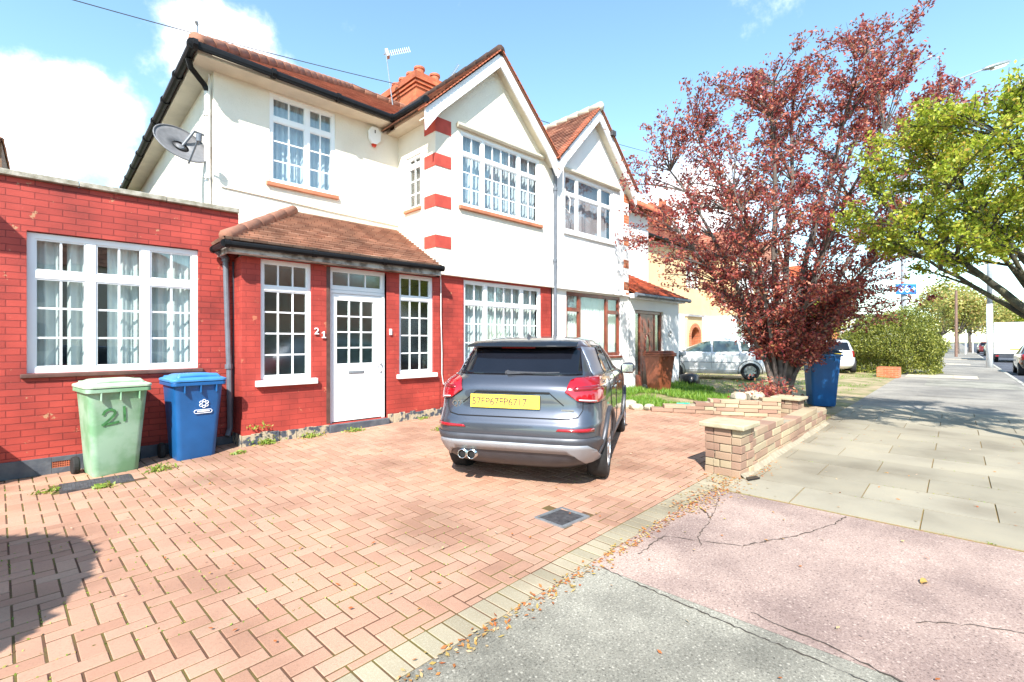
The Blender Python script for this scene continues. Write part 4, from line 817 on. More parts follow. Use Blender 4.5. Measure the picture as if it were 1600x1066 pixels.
# ------------------------------------------------------------ fixtures on number 21
d_ = thing('satellite_dish', 'grey mesh satellite dish on the side wall of the house near its corner', 'satellite dish', (1.78, 8.7, 4.55))
C = Vector((1.42, 8.57, 4.40)); nrm = Vector((0.204, -0.785, 0.579)).normalized(); ua = nrm.cross(Vector((0, 0, 1))).normalized(); ub = ua.cross(nrm)
def dishf(b):
    rr = [(0, .0), (.11, .004), (.21, .018), (.30, .04), (.36, .062)]; n = 28; vs = []
    for r_, h_ in rr[1:]:
        for k in range(n): t = 2 * math.pi * k / n; vs.append(C + ua * r_ * 1.0 * math.cos(t) + ub * r_ * 1.02 * math.sin(t) + nrm * h_)
    vs.append(C); fs = [(len(vs) - 1, k, (k + 1) % n) for k in range(n)]
    for i in range(3): fs += [(i * n + k, i * n + (k + 1) % n, (i + 1) * n + (k + 1) % n, (i + 1) * n + k) for k in range(n)]
    b.add(vs, fs); b.tube([C + ua * .362 * math.cos(2 * math.pi * k / 28) + ub * .368 * math.sin(2 * math.pi * k / 28) + nrm * .063 for k in range(29)], .010, 6)
dob = part('reflector', 'dish', d_, dishf, smooth=True); so = dob.modifiers.new('s', 'SOLIDIFY'); so.thickness = .006
part('bracket', 'grey_pipe', d_, lambda b: (b.tube([C - nrm * .01, C - nrm * .08 + Vector((.05, 0, -.05))], .05, 8), b.tube([C - nrm * .07, Vector((1.60, 8.62, 4.70)), Vector((1.79, 8.60, 4.66))], .022, 8), b.box(1.775, 1.795, 8.54, 8.66, 4.58, 4.76), b.tube([C - nrm * .06 - ub * .15, C - nrm * .06 + ub * .1], .015, 6)))
part('feed_arm', 'grey_pipe', d_, lambda b: (b.tube([C - ub * .38 + nrm * .02, C - ub * .30 + nrm * .42], .013, 6), b.lathe([(.035, -.05), (.04, .05)], C - ub * .30 + nrm * .44, 10)))
part('splitter_box', 'cable', d_, lambda b: (b.box(1.76, 1.797, 8.50, 8.56, 4.30, 4.48), b.tube([(1.78, 8.53, 4.3), (1.785, 8.53, 3.4)], .006, 5)))
al = thing('alarm_box', 'white hexagonal burglar alarm box with red lens under the eaves', 'alarm box', (4.42, 8.35, 5.2))
def alf(b):
    P = [(4.31, 8.34, 5.30), (4.30, 8.34, 5.44), (4.37, 8.34, 5.54), (4.49, 8.34, 5.54), (4.56, 8.34, 5.44), (4.55, 8.34, 5.30), (4.47, 8.34, 5.22), (4.38, 8.34, 5.22)]; b.prism(P, (0, -.06, 0))
part('case', 'plastic_white', al, alf, bevel=.012); part('lens', 'alarm_red', al, lambda b: b.prism([(4.47, 8.335, 5.217), (4.38, 8.335, 5.217), (4.40, 8.335, 5.17), (4.45, 8.335, 5.17)], (0, -.05, 0)))
part('emblem', 'dark_metal', al, lambda b: b.box(4.42, 4.44, 8.275, 8.279, 5.42, 5.48))
def aerial(name, lb, base, top, tip, n=10, el=.16):
    a = thing(name, lb, 'tv aerial', base); T, Q = Vector(top), Vector(tip); part('mast', 'steel', a, lambda b: b.tube([base, top], .016, 6))
    d = (Q - T).normalized(); sd_ = d.cross(Vector((0, 0, 1))).normalized(); u_ = sd_.cross(d)
    part('boom', 'steel', a, lambda b: (b.tube([T - d * .08, Q], .013, 5), [b.tube([T.lerp(Q, .12 + .88 * k / n) - u_ * el * .5 + sd_ * .01, T.lerp(Q, .12 + .88 * k / n) + u_ * el * .5], .007, 4) for k in range(n + 1)], b.obox(T + d * .03, d * .04, sd_ * .10, u_ * .10)))
aerial('tv_aerial', 'tall thin tv aerial on the roof left of the chimney', (7.08, 12.2, 8.2), (6.98, 12.4, 9.75), (7.56, 12.1, 9.99))
aerial('tv_aerial', 'tv aerial tilted upwards right of the chimney pots', (9.1, 12.3, 8.2), (9.0, 12.4, 9.52), (9.30, 12.0, 10.2), 12, .14)
def wire(name, lb, p, q, sag=.3, r=.009, n=24):
    b = MB(); p, q = Vector(p), Vector(q); b.tube([p.lerp(q, k / n) - Vector((0, 0, sag * 4 * (k / n) * (1 - k / n))) for k in range(n + 1)], r, 5); return tagit(b.build(name, 'cable', base=tuple(p)), lb, 'overhead wire')
wire('overhead_wire', 'thin dark wire crossing the sky from the top left down behind the chimney', (-0.3, 12.83, 8.17), (7.14, 12.02, 8.79), .06, .010)
wire('overhead_wire', 'thin dark wire behind the two gables towards the right', (13.13, 12.34, 9.87), (32.15, 16.19, 14.41), .1, .014)
hf = MB(); hf.tube([(1.52, 7.98, 5.75), (1.52, 7.98, 5.98)], .012, 6); hf.tube([(1.52, 7.98, 5.98), (1.50, 7.96, 6.02)], .022, 6)
o = hf.build('wire_bracket', 'steel', H)
# ------------------------------------------------------------ vehicles
def cr(P, n):
    """Catmull-Rom through rows of numbers"""
    o = []; m = len(P)
    for i in range(m - 1):
        p0, p1, p2, p3 = P[max(i - 1, 0)], P[i], P[i + 1], P[min(i + 2, m - 1)]
        for k in range(n):
            t = k / n; o.append([.5 * (2 * b + (c - a) * t + (2 * a - 5 * b + 4 * c - d) * t * t + (3 * b - a - 3 * c + d) * t ** 3) for a, b, c, d in zip(p0, p1, p2, p3)])
    return o + [list(P[-1])]
SUV = [(.20, .25, 3.96, .76, 4), (.28, .12, 4.08, .84, 6), (.40, .04, 4.16, .875, 7), (.52, .00, 4.19, .89, 8), (.64, .005, 4.18, .895, 8), (.70, .035, 4.16, .893, 8), (.80, .075, 4.10, .888, 8), (.92, .085, 3.96, .885, 7.5),
       (1.00, .10, 3.66, .872, 7), (1.06, .14, 3.28, .845, 5.6), (1.12, .20, 3.02, .80, 4.6), (1.25, .31, 2.78, .745, 4.6), (1.36, .41, 2.52, .69, 4.6), (1.42, .47, 2.32, .65, 4.6), (1.465, .56, 2.10, .58, 4), (1.495, .80, 1.85, .46, 3.4), (1.51, 1.1, 1.6, .22, 2.6)]
HATCH = [(.20, .22, 3.75, .74, 4), (.30, .08, 3.90, .81, 5), (.45, .02, 3.99, .84, 5.5), (.60, .03, 4.0, .85, 5.5), (.75, .06, 3.95, .85, 5), (.88, .09, 3.75, .845, 5), (.96, .12, 3.40, .82, 4.8), (1.02, .16, 3.05, .79, 4.6), (1.15, .23, 2.75, .73, 4.6), (1.30, .32, 2.40, .67, 4.4), (1.42, .42, 2.05, .61, 4.2), (1.48, .62, 1.80, .50, 3.8), (1.51, 1.0, 1.5, .24, 2.6)]
def paint(name, c, metal=.6, rough=.28):
    return mat(name, c, rough, .02, 2, metal=metal, coat=1.0)
M['paint_grey'] = paint('grey_blue_metallic_paint', (.10, .108, .134), .72, .33); M['paint_silver'] = paint('silver_metallic_paint', (.80, .81, .82), .05, .35)
M['paint_silver2'] = paint('pale_silver_paint', (.70, .71, .74), .1, .35); M['paint_dark'] = paint('near_black_paint', (.02, .022, .028), .3, .25); M['paint_red'] = paint('dark_red_paint', (.22, .03, .03), .3, .3)
M['paint_van'] = paint('white_van_paint', (.82, .82, .84), 0, .35); M['paint_blue'] = paint('blue_car_paint', (.04, .08, .2), .3, .3)
M['car_glass'] = mat('dark_tinted_car_glass', (.008, .009, .014), .03, .2, 1, spec=.45); M['car_glass_light'] = mat('green_tinted_car_glass', (.07, .11, .10), .04, .3, 3, spec=1, coat=.6)
M['cladding'] = mat('dark_grey_bumper_plastic', (.075, .077, .09), .42, .1, 9, .05, 200, metal=.4); M['spoiler_dark'] = mat('gloss_black_spoiler', (.01, .011, .014), .15, .1, 3, coat=.6); M['tyre'] = mat('tyre_rubber', (.016, .016, .017), .8, .2, 20, .2, 60)
M['alloy'] = mat('silver_alloy', (.46, .47, .49), .3, .05, 5, metal=.85); M['silver_trim'] = mat('matt_silver_trim', (.36, .37, .40), .38, .05, 5, metal=.5)
M['lamp_red'] = mat('red_lamp_lens', (.30, .004, .010), .12, .1, 9, coat=1); M['lamp_red_dark'] = mat('deep_red_lamp_band', (.20, .004, .008), .12, .1, 9, coat=1); M['lamp_clear'] = mat('clear_lamp_lens', (.65, .66, .68), .12, .05, 5, coat=1)
M['seam'] = mat('panel_gap', (.006, .006, .007), .7); M['chrome'] = mat('polished_steel', (.7, .7, .7), .12, .03, 5, metal=1); M['well'] = mat('wheel_well', (.008, .008, .008), .95)
def make_car(name, label, loc, heading, table=SUV, L_=4.19, paintm='paint_grey', glass='car_glass', wheels=(.80, 3.40), wr=.335, group=None, detail=2, side=True, plate=None, alloy='spoke', zoff=0, track=.885):
    car = thing(name, label, 'car' if name != 'van' else 'van', loc, group, heading, local=True)
    n = 64; rows = cr(table, 4); vs = []; kz = table[-1][0] / 1.51
    for (z, xr, xf, w, e) in rows:
        xc, a = (xr + xf) / 2, (xf - xr) / 2
        for k in range(n):
            t = 2 * math.pi * (k + .5) / n; c, s = math.cos(t), math.sin(t)
            # narrower nose in plan than tail
            x = xc + a * math.copysign(abs(c) ** (2 / e), c); tp = max(0, (x - 3.0) / 1.2); y = w * (1 - .10 * tp * tp) * math.copysign(abs(s) ** (2 / e), s)
            vs.append((x, y, z + (.015 * (1 - (x - 1.8) ** 2 / 3) if z > 1.45 else 0)))
    fs = [(i * n + k, i * n + (k + 1) % n, (i + 1) * n + (k + 1) % n, (i + 1) * n + k) for i in range(len(rows) - 1) for k in range(n)]
    fs += [tuple(range(n - 1, -1, -1)), tuple(len(vs) - n + k for k in range(n))]
    tree = BVHTree.FromPolygons([Vector(v) for v in vs], fs)
    b = MB(); b.add(vs, fs); body = b.build('body', [paintm, 'well'], car, smooth=True)
    # wheel wells cut out of the shell
    cut = MB()
    for x in wheels:
        for s in (-1, 1): cut.lathe([(wr + .055, s * .56), (wr + .055, s * 1.1)][::s], (x, 0, wr), 28, axis='y')
    co = cut.build('cutter', 'well', None); md = body.modifiers.new('b', 'BOOLEAN'); md.object = co; md.operation = 'DIFFERENCE'; md.solver = 'EXACT'
    try: md.material_mode = 'TRANSFER'
    except Exception: pass
    dg = bpy.context.evaluated_depsgraph_get(); me = bpy.data.meshes.new_from_object(body.evaluated_get(dg)); body.modifiers.remove(md); body.data = me; bpy.data.objects.remove(co)
    me.polygons.foreach_set('use_smooth', [True] * len(me.polygons)); me.set_sharp_from_angle(angle=R(38))
    def hit(p, d):
        r = tree.ray_cast(Vector(p), Vector(d)); return (r[0], r[1]) if r[0] is not None else (None, None)
    def panel(nm, m, poly, d='rear', off=.004, th=.006, cell=.05, par=car, sd=-1):
        """a skin over the body: poly in (y, z) for the rear/front or (x, z) for the side, draped on the surface"""
        bm = bmesh.new()
        if d in ('rear', 'front'): P3 = [Vector((0, a, z)) for a, z in poly]; ax = 1
        else: P3 = [Vector((a, 0, z)) for a, z in poly]; ax = 0
        bm.faces.new([bm.verts.new(p) for p in P3]); lo = [min(p[i] for p in P3) for i in range(3)]; hi = [max(p[i] for p in P3) for i in range(3)]
        for i in (ax, 2):
            c = math.floor(lo[i] / cell) * cell + cell
            while c < hi[i]:
                nn = Vector((0, 0, 0)); nn[i] = 1; co_ = Vector((0, 0, 0)); co_[i] = c
                bmesh.ops.bisect_plane(bm, geom=bm.verts[:] + bm.edges[:] + bm.faces[:], plane_co=co_, plane_no=nn, dist=1e-5); c += cell
        kill = []
        for v in bm.verts:
            if d == 'rear': o, dr = (-2, v.co.y, v.co.z), (1, 0, 0)
            elif d == 'front': o, dr = (7, v.co.y, v.co.z), (-1, 0, 0)
            else: o, dr = (v.co.x, sd * 3, v.co.z), (0, -sd, 0)
            h, nr = hit(o, dr)
            if h is None: kill.append(v); continue
            if nr.dot(Vector(dr)) > 0: nr = -nr
            v.co = h + nr * off
        if kill: bmesh.ops.delete(bm, geom=kill, context='VERTS')
        bmesh.ops.recalc_face_normals(bm, faces=bm.faces)
        me = bpy.data.meshes.new(nm); bm.to_mesh(me); bm.free(); me.materials.append(M[m]); me.polygons.foreach_set('use_smooth', [True] * len(me.polygons))
        o = bpy.data.objects.new(nm, me); col.objects.link(o); o.parent = par
        if th: s = o.modifiers.new('s', 'SOLIDIFY'); s.thickness = th; s.offset = 1 if d != 'x' else 1
        return o
    def seam(nm, m, pts, d='rear', w=.006, off=.003, par=car, sd=-1, step=.03):
        b = MB(); P = []
        for (a, z), (c, e) in zip(pts, pts[1:]):
            k = max(1, int(math.hypot(c - a, e - z) / step)); P += [(a + (c - a) * i / k, z + (e - z) * i / k) for i in range(k)]
        P.append(pts[-1]); Q = []
        for a, z in P:
            h, nr = hit((-2, a, z), (1, 0, 0)) if d == 'rear' else hit((a, sd * 3, z), (0, -sd, 0))
            if h is not None: Q.append(h + (nr if nr.dot(Vector((-1, 0, 0) if d == 'rear' else (0, sd, 0))) > 0 else -nr) * off)
        if len(Q) > 1: b.tube(Q, w / 2, 6)
        return b.build(nm, m, par)
    # glazing
    zb, zt = table[0][0], table[-1][0]
    W = (lambda pts, s=1.0: [(a, z) for a, z in pts])
    if table is SUV:
        rw = panel('rear_window', glass, [(-.66, 1.12), (.66, 1.12), (.60, 1.385), (-.60, 1.385)])
        for s in (-1, 1):
            panel('side_window', glass, [(1.70, 1.085), (2.93, 1.09), (2.50, 1.37), (1.72, 1.41)], 'side', sd=s); panel('side_window', glass, [(.98, 1.10), (1.62, 1.085), (1.64, 1.41), (1.22, 1.39), (1.0, 1.24)], 'side', sd=s)
            panel('quarter_panel_blade', 'silver_trim' if detail < 2 else 'blade', [(.50, 1.10), (.93, 1.10), (.96, 1.26), (1.12, 1.385), (.62, 1.40)], 'side', sd=s) if 'blade' in M else None
        panel('windscreen', glass, [(-.70, 1.14), (.70, 1.14), (.60, 1.38), (-.60, 1.38)], 'front')
    else:
        q = kz
        panel('rear_window', glass, [(-.60, 1.02 * q), (.60, 1.02 * q), (.52, 1.38 * q), (-.52, 1.38 * q)])
        for s in (-1, 1):
            panel('side_window', glass, [(1.95, .99 * q), (2.98, .99 * q), (2.35, 1.34 * q), (1.97, 1.38 * q)], 'side', sd=s); panel('side_window', glass, [(1.02, 1.0 * q), (1.88, .99 * q), (1.90, 1.38 * q), (1.10, 1.37 * q)], 'side', sd=s); panel('side_window', glass, [(.50, 1.04 * q), (.94, 1.0 * q), (1.0, 1.36 * q), (.62, 1.34 * q)], 'side', sd=s)
        panel('windscreen', glass, [(-.66, 1.05 * q), (.66, 1.05 * q), (.55, 1.36 * q), (-.55, 1.36 * q)], 'front')
    # lamps
    if table is SUV:
        for s in (-1, 1):
            T = [(s * .862, 1.06), (s * .862, .90), (s * .82, .865), (s * .65, .885), (s * .53, .965), (s * .57, 1.07), (s * .62, 1.09), (s * .84, 1.095)]
            tl = panel('tail_light', 'lamp_red', T if s > 0 else T, off=.006, th=.014, cell=.03)
            panel('lamp_band', 'lamp_red_dark', [(s * .85, .985), (s * .62, .975), (s * .60, .99), (s * .62, 1.01), (s * .85, 1.02)], off=.021, th=.003, par=tl); panel('lamp_band', 'lamp_clear', [(s * .80, .878), (s * .66, .893), (s * .66, .903), (s * .80, .889)], off=.021, th=.003, par=tl)
            panel('tail_light', 'lamp_red', [(.06, .95), (.22, .93), (.28, 1.0), (.22, 1.05), (.08, 1.05)], 'side', sd=s, th=.012) if False else None
            panel('bumper_reflector', 'lamp_red', [(s * .80, .60), (s * .80, .635), (s * .48, .628), (s * .46, .605)], off=.006, th=.006)
            panel('headlight', 'lamp_clear', [(s * .80, .72), (s * .80, .84), (s * .50, .80), (s * .50, .72)], 'front', th=.01)
        panel('bumper_lower', 'cladding', [(-.86, .22), (.86, .22), (.87, .44), (.84, .545), (-.84, .545), (-.87, .44)], off=.005, th=.012)
        panel('diffuser_trim', 'silver_trim', [(-.82, .285), (-.70, .29), (-.62, .38), (-.56, .40), (.56, .40), (.62, .38), (.70, .29), (.82, .285), (.80, .42), (.74, .485), (-.74, .485), (-.80, .42)], off=.019, th=.012)
        ex = MB()
        for y in (.50, .40):
            e = MB(); e.lathe([(.040, -.13), (.046, -.135), (.046, .1)], (.13, y, .33), 16, axis='x', cap=False); o = e.build('exhaust_pipe', 'chrome', car, smooth=True)
            part('pipe_bore', 'seam', o, lambda b: b.lathe([(.039, -.11), (.039, .05)], (.13, y, .33), 14, axis='x'))
        # number plate recess and plate
        rc = None if True else panel('plate_recess', 'recess', [(-.34, .945), (.34, .945), (.46, .83), (.40, .745), (-.40, .745), (-.46, .83)], off=.004, th=.002)
        seam('recess_lip', 'seam', [(-.38, .955), (.38, .955)], w=.022); seam('recess_edge', 'seam', [(.38, .955), (.52, .84)], w=.010); seam('recess_edge', 'seam', [(-.38, .955), (-.52, .84)], w=.010)
        h, _ = hit((-2, 0, .86), (1, 0, 0)); px = h.x - .022
        pp = part('number_plate', 'yellow_plate', car, lambda b: b.obox((px, .07, .865), (.006, 0, 0), (0, .36, 0), (.004, 0, .066)), bevel=.003)
        b = MB(); text_mb(b, '57FP67FP6717', .104, (px - .008, .415, .828), (0, -1, 0), (0, 0, 1), thick=.0015, space=.93); b.build('plate_characters', 'plate_ink', pp)
        for z0, z1 in ((.72, .705),): seam('boot_edge', 'seam', [(-.66, .735), (-.56, .715), (.56, .715), (.66, .735)], w=.012)
        for s in (-1, 1): seam('boot_edge', 'seam', [(s * .66, .735), (s * .70, .80), (s * .70, .90)], w=.008); seam('bumper_seam', 'seam', [(s * .87, .86), (s * .70, .86)], w=.006)
        # rings emblem, badges
        h, _ = hit((-2, 0, 1.015), (1, 0, 0)); exx = h.x - .006
        for k in range(0): part('ring_emblem', paintm, car, lambda b: b.tube([(exx - .004 + .02 * math.sin(2 * math.pi * i / 18) * .04, .10 - .066 * k + .043 * math.cos(2 * math.pi * i / 18), 1.01 + .043 * math.sin(2 * math.pi * i / 18)) for i in range(19)], .0035, 6))
        h, _ = hit((-2, .60, .83), (1, 0, 0)); b = MB(); text_mb(b, 'Q2', .085, (h.x - .008, .645, .80), (0, -1, 0), (0, 0, 1), thick=.002); b.build('badge', 'chrome', car)
        h, _ = hit((-2, -.56, .80), (1, 0, 0)); part('badge', 'chrome', car, lambda b: b.box(h.x - .008, h.x - .003, -.62, -.50, .79, .805))
        # roof spoiler, rails, wiper, fin
        def spo(b):
            pts = []
            for y in [-.60 + .1 * k for k in range(13)]:
                c = 1 - (y / .60) ** 4; pts.append((y, c))
            for (y, c), (y2, c2) in zip(pts, pts[1:]):
                A = lambda yy, cc: [(.30 + .10 * (1 - cc), yy, 1.402), (.30 + .10 * (1 - cc), yy, 1.418), (.62, yy * .97, 1.466 + .012 * cc), (.62, yy * .97, 1.43)]
                P, Q = A(y, c), A(y2, c2); b.add(P + Q, [(0, 4, 5, 1), (1, 5, 6, 2), (3, 7, 4, 0)])
        part('roof_spoiler', 'spoiler_dark', car, spo, smooth=True)
        h, _ = hit((-2, 0, 1.39), (1, 0, 0)); part('brake_light', 'lamp_red_dark', car, lambda b: b.box(.315, .33, -.18, .18, 1.390, 1.401))
        wp = [hit((-2, y, z), (1, 0, 0))[0] + Vector((-.02, 0, 0)) for y, z in ((.08, 1.14), (-.1, 1.145), (-.3, 1.145), (-.45, 1.15))]
        part('rear_wiper', 'cladding', car, lambda b: (b.tube(wp, [.022, .012, .009, .007], 6), b.tube([wp[0] + Vector((.02, 0, 0)), wp[0]], .03, 8)))
        part('roof_aerial', 'cladding', car, lambda b: b.add([(.72, .02, 1.485), (.72, -.02, 1.485), (.92, 0, 1.495), (.72, 0, 1.56)], [(0, 1, 3), (1, 2, 3), (2, 0, 3), (0, 2, 1)]))
        for s in (): part('roof_rail', 'cladding', car, lambda b: b.tube([(.75, s * .56, 1.475), (1.3, s * .60, 1.49), (2.0, s * .57, 1.475)], .014, 6))
    else:
        q = kz
        for s in (-1, 1):
            panel('tail_light', 'lamp_red', [(s * .80, .72 * q), (s * .70, .72 * q), (s * .66, .98 * q), (s * .70, 1.0 * q), (s * .79, .98 * q)], th=.012)
            panel('headlight', 'lamp_clear', [(s * .78, .64), (s * .78, .80), (s * .45, .76), (s * .45, .66)], 'front', th=.01)
        h, _ = hit((-2, 0, .84 * q), (1, 0, 0)); part('number_plate', 'yellow_plate', car, lambda b: b.obox((h.x - .012, 0, .82 * q), (.005, 0, 0), (0, .26, 0), (0, 0, .058)))
        if detail > 1:
            seam('boot_edge', 'seam', [(-.62, .62 * q), (.62, .62 * q)], w=.01); seam('bumper_seam', 'seam', [(-.83, .60), (.83, .60)], w=.008) if False else None
            h, _ = hit((-2, 0, 1.05 * q), (1, 0, 0)); part('rear_wiper', 'cladding', car, lambda b: b.tube([h + Vector((-.02, 0, 0)), h + Vector((-.01, -.35, .03))], .012, 5))
    # side seams, handles, arches, sills, mirrors
    if detail > 1:
        x1, x2, x3 = (.98, 1.66, 2.78) if table is SUV else (1.0, 1.92, 2.95)
        for s in (-1, 1):
            seam('door_seam', 'seam', [(x2, 1.06), (x2 + .02, .7), (x2, .36)], 'side', sd=s); seam('door_seam', 'seam', [(x3, 1.0), (x3 + .02, .7), (x3 - .04, .36)], 'side', sd=s); seam('door_seam', 'seam', [(x1, 1.05), (x1 + .04, .80), (x1 + .2, .42)], 'side', sd=s)
            for hx in (x2 - .32, x3 - .42 - .35):
                h, nr = hit((hx, s * 3, .93), (0, -s, 0))
                if h: part('door_handle', paintm, car, lambda b: b.obox(h + Vector((0, s * .02, 0)), (.09, 0, 0), (0, .012, 0), (0, 0, .013)), bevel=.008)
            seam('side_moulding', 'cladding' if table is SUV else paintm, [(wheels[0] + wr + .08, .36), (wheels[1] - wr - .08, .36)], 'side', w=.05 if table is SUV else .03, off=.0, sd=s)
            if table is HATCH: seam('side_moulding', 'silver_trim', [(1.0, .62), (3.0, .62)], 'side', w=.028, off=.0, sd=s)
    if table is SUV or detail > 1:
        for s in (-1, 1):
            for x in wheels:
                def arch(b):
                    P = []
                    for k in range(17):
                        t = math.pi * (-.08 + 1.16 * k / 16); cx_, cz_ = x + (wr + .075) * math.cos(t), wr + (wr + .075) * math.sin(t)
                        h, nr = hit((cx_, s * 3, max(cz_, .22)), (0, -s, 0)); P.append(Vector((cx_, (h.y if h else s * .84) + s * .004, cz_)))
                    b.tube(P, .026 if table is SUV else .012, 6)
                part('arch_trim', 'arch_paint' if 'arch_paint' in M else 'cladding', car, arch, smooth=True)
            mx = 2.80 if table is SUV else 2.85; mz = 1.06
            mo = part('mirror', paintm, car, lambda b: (b.lathe([(.03, s * .86), (.075, s * .90), (.085, s * .96), (.08, s * 1.03), (.03, s * 1.07)], (mx, 0, mz + .01), 14, axis='y'), b.obox((mx + .02, s * .84, mz - .05), (.03, 0, 0), (0, .05, 0), (0, 0, .012))), smooth=True)
            part('mirror_glass', 'chrome', mo, lambda b: b.obox((mx - .088, s * .965, mz + .01), (.003, 0, 0), (0, .075, 0), (0, 0, .055)), bevel=.02)
    # wheels
    for x in wheels:
        for s in (-1, 1):
            y0 = s * track
            w_ = MB(); prof = [(wr * .66, -.215), (wr * .90, -.21), (wr * .985, -.19), (wr, -.16), (wr, -.05), (wr * .985, -.022), (wr * .90, -.004), (wr * .68, .0), (wr * .66, -.02), (wr * .66, -.2)]
            w_.lathe([(r_, y0 + s * h_) for r_, h_ in prof], (x, 0, wr), 36, axis='y', cap=False); ty = part('wheel', 'tyre', car, lambda b: b.add(w_.v, w_.f), smooth=True)
            def rim(b):
                b.lathe([(wr * .66, y0 - s * .012), (wr * .63, y0 - s * .006), (wr * .61, y0 - s * .03), (wr * .60, y0 - s * .18)], (x, 0, wr), 32, axis='y', cap=False)
                b.lathe([(.002, y0 - s * .005), (.055, y0 - s * .005), (.06, y0 - s * .03)], (x, 0, wr), 16, axis='y', cap=False)
                N_ = 5 if alloy == 'spoke' else 8
                for k in range(N_):
                    for dt in ((-.13, .13) if alloy == 'spoke' else (0,)):
                        t = 2 * math.pi * k / N_ + dt * .6 + .3; t2 = 2 * math.pi * k / N_ + dt * 1.5 + .3
                        A = Vector((x + .05 * math.cos(t), y0 - s * .022, wr + .05 * math.sin(t))); B = Vector((x + wr * .62 * math.cos(t2), y0 - s * .016, wr + wr * .62 * math.sin(t2)))
                        d = (B - A) / 2; u_ = d.cross(Vector((0, 1, 0))).normalized() * (.016 if alloy == 'spoke' else .035); b.obox((A + B) / 2, d, (0, .010, 0), u_)
            part('rim', 'alloy', ty, rim); part('brake_disc', 'steel', ty, lambda b: b.lathe([(.002, y0 - s * .09), (wr * .5, y0 - s * .09), (wr * .5, y0 - s * .10)], (x, 0, wr), 24, axis='y', cap=False)); part('rim_well', 'well', ty, lambda b: b.lathe([(.002, y0 - s * .17), (wr * .64, y0 - s * .17)], (x, 0, wr), 20, axis='y', cap=False))
    return car
M['blade'] = mat('matt_silver_blue_blade', (.26, .29, .36), .35, .05, 4, metal=.6); M['recess'] = mat('lower_tailgate_paint', (.16, .17, .20), .3, .05, 4, metal=.6, coat=1); M['arch_paint'] = M['cladding']
make_car('parked_car', 'grey compact suv parked on the block drive, rear towards the camera with yellow plate', (3.235, 3.375, .035), R(29), plate=True)
def _(): pass
# silver people carrier nose-in beside the white porch; pale car beyond; cars along the kerb
make_car('parked_car', 'silver five door car side-on behind the purple tree trunks', (18.65, 5.87, .12), R(110), HATCH, 4.0, 'paint_silver', 'car_glass_light', (.68, 3.22), .31, alloy='cap', track=.85)
make_car('parked_car', 'pale silver car seen from behind between the blue bin and the round hedge', (25.3, 5.35, .06), R(16), HATCH, 4.0, 'paint_silver2', 'car_glass', (.68, 3.22), .32, alloy='cap', track=.85)
c1 = make_car('parked_car', 'dark car parked at the kerb left of the white box van', S(71, -4.9, -.11), SA, SUV, 4.2, 'paint_dark', 'car_glass', group='cars parked along the kerb', detail=1)
c2 = make_car('parked_car', 'dark red car farther up the kerb with a pale rear bumper', S(84, -4.6, -.11), SA, HATCH, 4.0, 'paint_red', 'car_glass', (.68, 3.22), .31, group='cars parked along the kerb', detail=1, alloy='cap', track=.85)
c4 = make_car('parked_car', 'dark green car cut off by the right edge of the picture', S(30.8, -4.75, -.11), SA, HATCH, 4.0, 'paint_dark', 'car_glass', (.68, 3.22), .31, group='cars parked along the kerb', detail=1, alloy='cap', track=.85)
c5 = make_car('parked_car', 'small blue car far down the left side of the footway', S(120, 3.0, 0), SA + R(5), HATCH, 4.0, 'paint_blue', 'car_glass', (.68, 3.22), .31, group='cars far down the street', detail=1, alloy='cap', track=.85)
make_car('parked_car', 'dark car parked at the kerb behind the camera, seen only as a reflection', S(-1.5, -4.8, -.11), SA, HATCH, 4.0, 'paint_dark', 'car_glass', (.68, 3.22), .31, detail=1, alloy='cap', track=.85)
# white box van
def van(label, loc, h, ln=6.5, ht=3.0, w=2.2, group=None):
    v = thing('van', label, 'van', loc, group, h, local=True)
    part('cargo_box', 'paint_van', v, lambda b: b.box(0, ln * .72, -w / 2, w / 2, .62, ht), bevel=.05); part('cab', 'paint_van', v, lambda b: b.prism([(ln * .72 + .02, -w / 2 + .08, .45), (ln, -w / 2 + .08, .45), (ln - .05, -w / 2 + .08, 1.2), (ln - .75, -w / 2 + .08, 2.15), (ln * .72 + .02, -w / 2 + .08, 2.2)], (0, w - .16, 0)), bevel=.05)
    part('chassis', 'cladding', v, lambda b: (b.box(.1, ln - .2, -.8, .8, .38, .60), b.box(-.04, .1, -w / 2 + .05, w / 2 - .05, .42, .58)))
    for s in (-1, 1):
        part('rear_door', 'paint_van', v, lambda b: b.box(-.02, -.001, s * .02 if s > 0 else -w / 2 + .06, w / 2 - .06 if s > 0 else -.02, .68, ht - .08), bevel=.008); part('tail_light', 'lamp_red', v, lambda b: b.box(-.055, -.041, s * (w / 2 - .18) - .08, s * (w / 2 - .18) + .08, .45, .55))
        for x in (1.3, ln - 1.0): wv = part('wheel', 'tyre', v, lambda b: b.lathe([(.22, s * .80), (.35, s * .82), (.36, s * .90), (.35, s * 1.0), (.22, s * 1.01)], (x, 0, .36), 20, axis='y'), smooth=True); part('rim', 'steel', wv, lambda b: b.lathe([(.01, s * 1.0), (.21, s * 1.012)], (x, 0, .36), 16, axis='y', cap=False))
    part('number_plate', 'yellow_plate', v, lambda b: b.box(-.03, -.022, -.26, .26, .95, 1.06))
    return v
van('white box van parked at the kerb beyond the white banded pole', S(50, -4.95, -.11), SA)
van('tiny white van far down the footway left of the street trees', S(150, 4.5, 0), SA, group='cars far down the street') if False else None
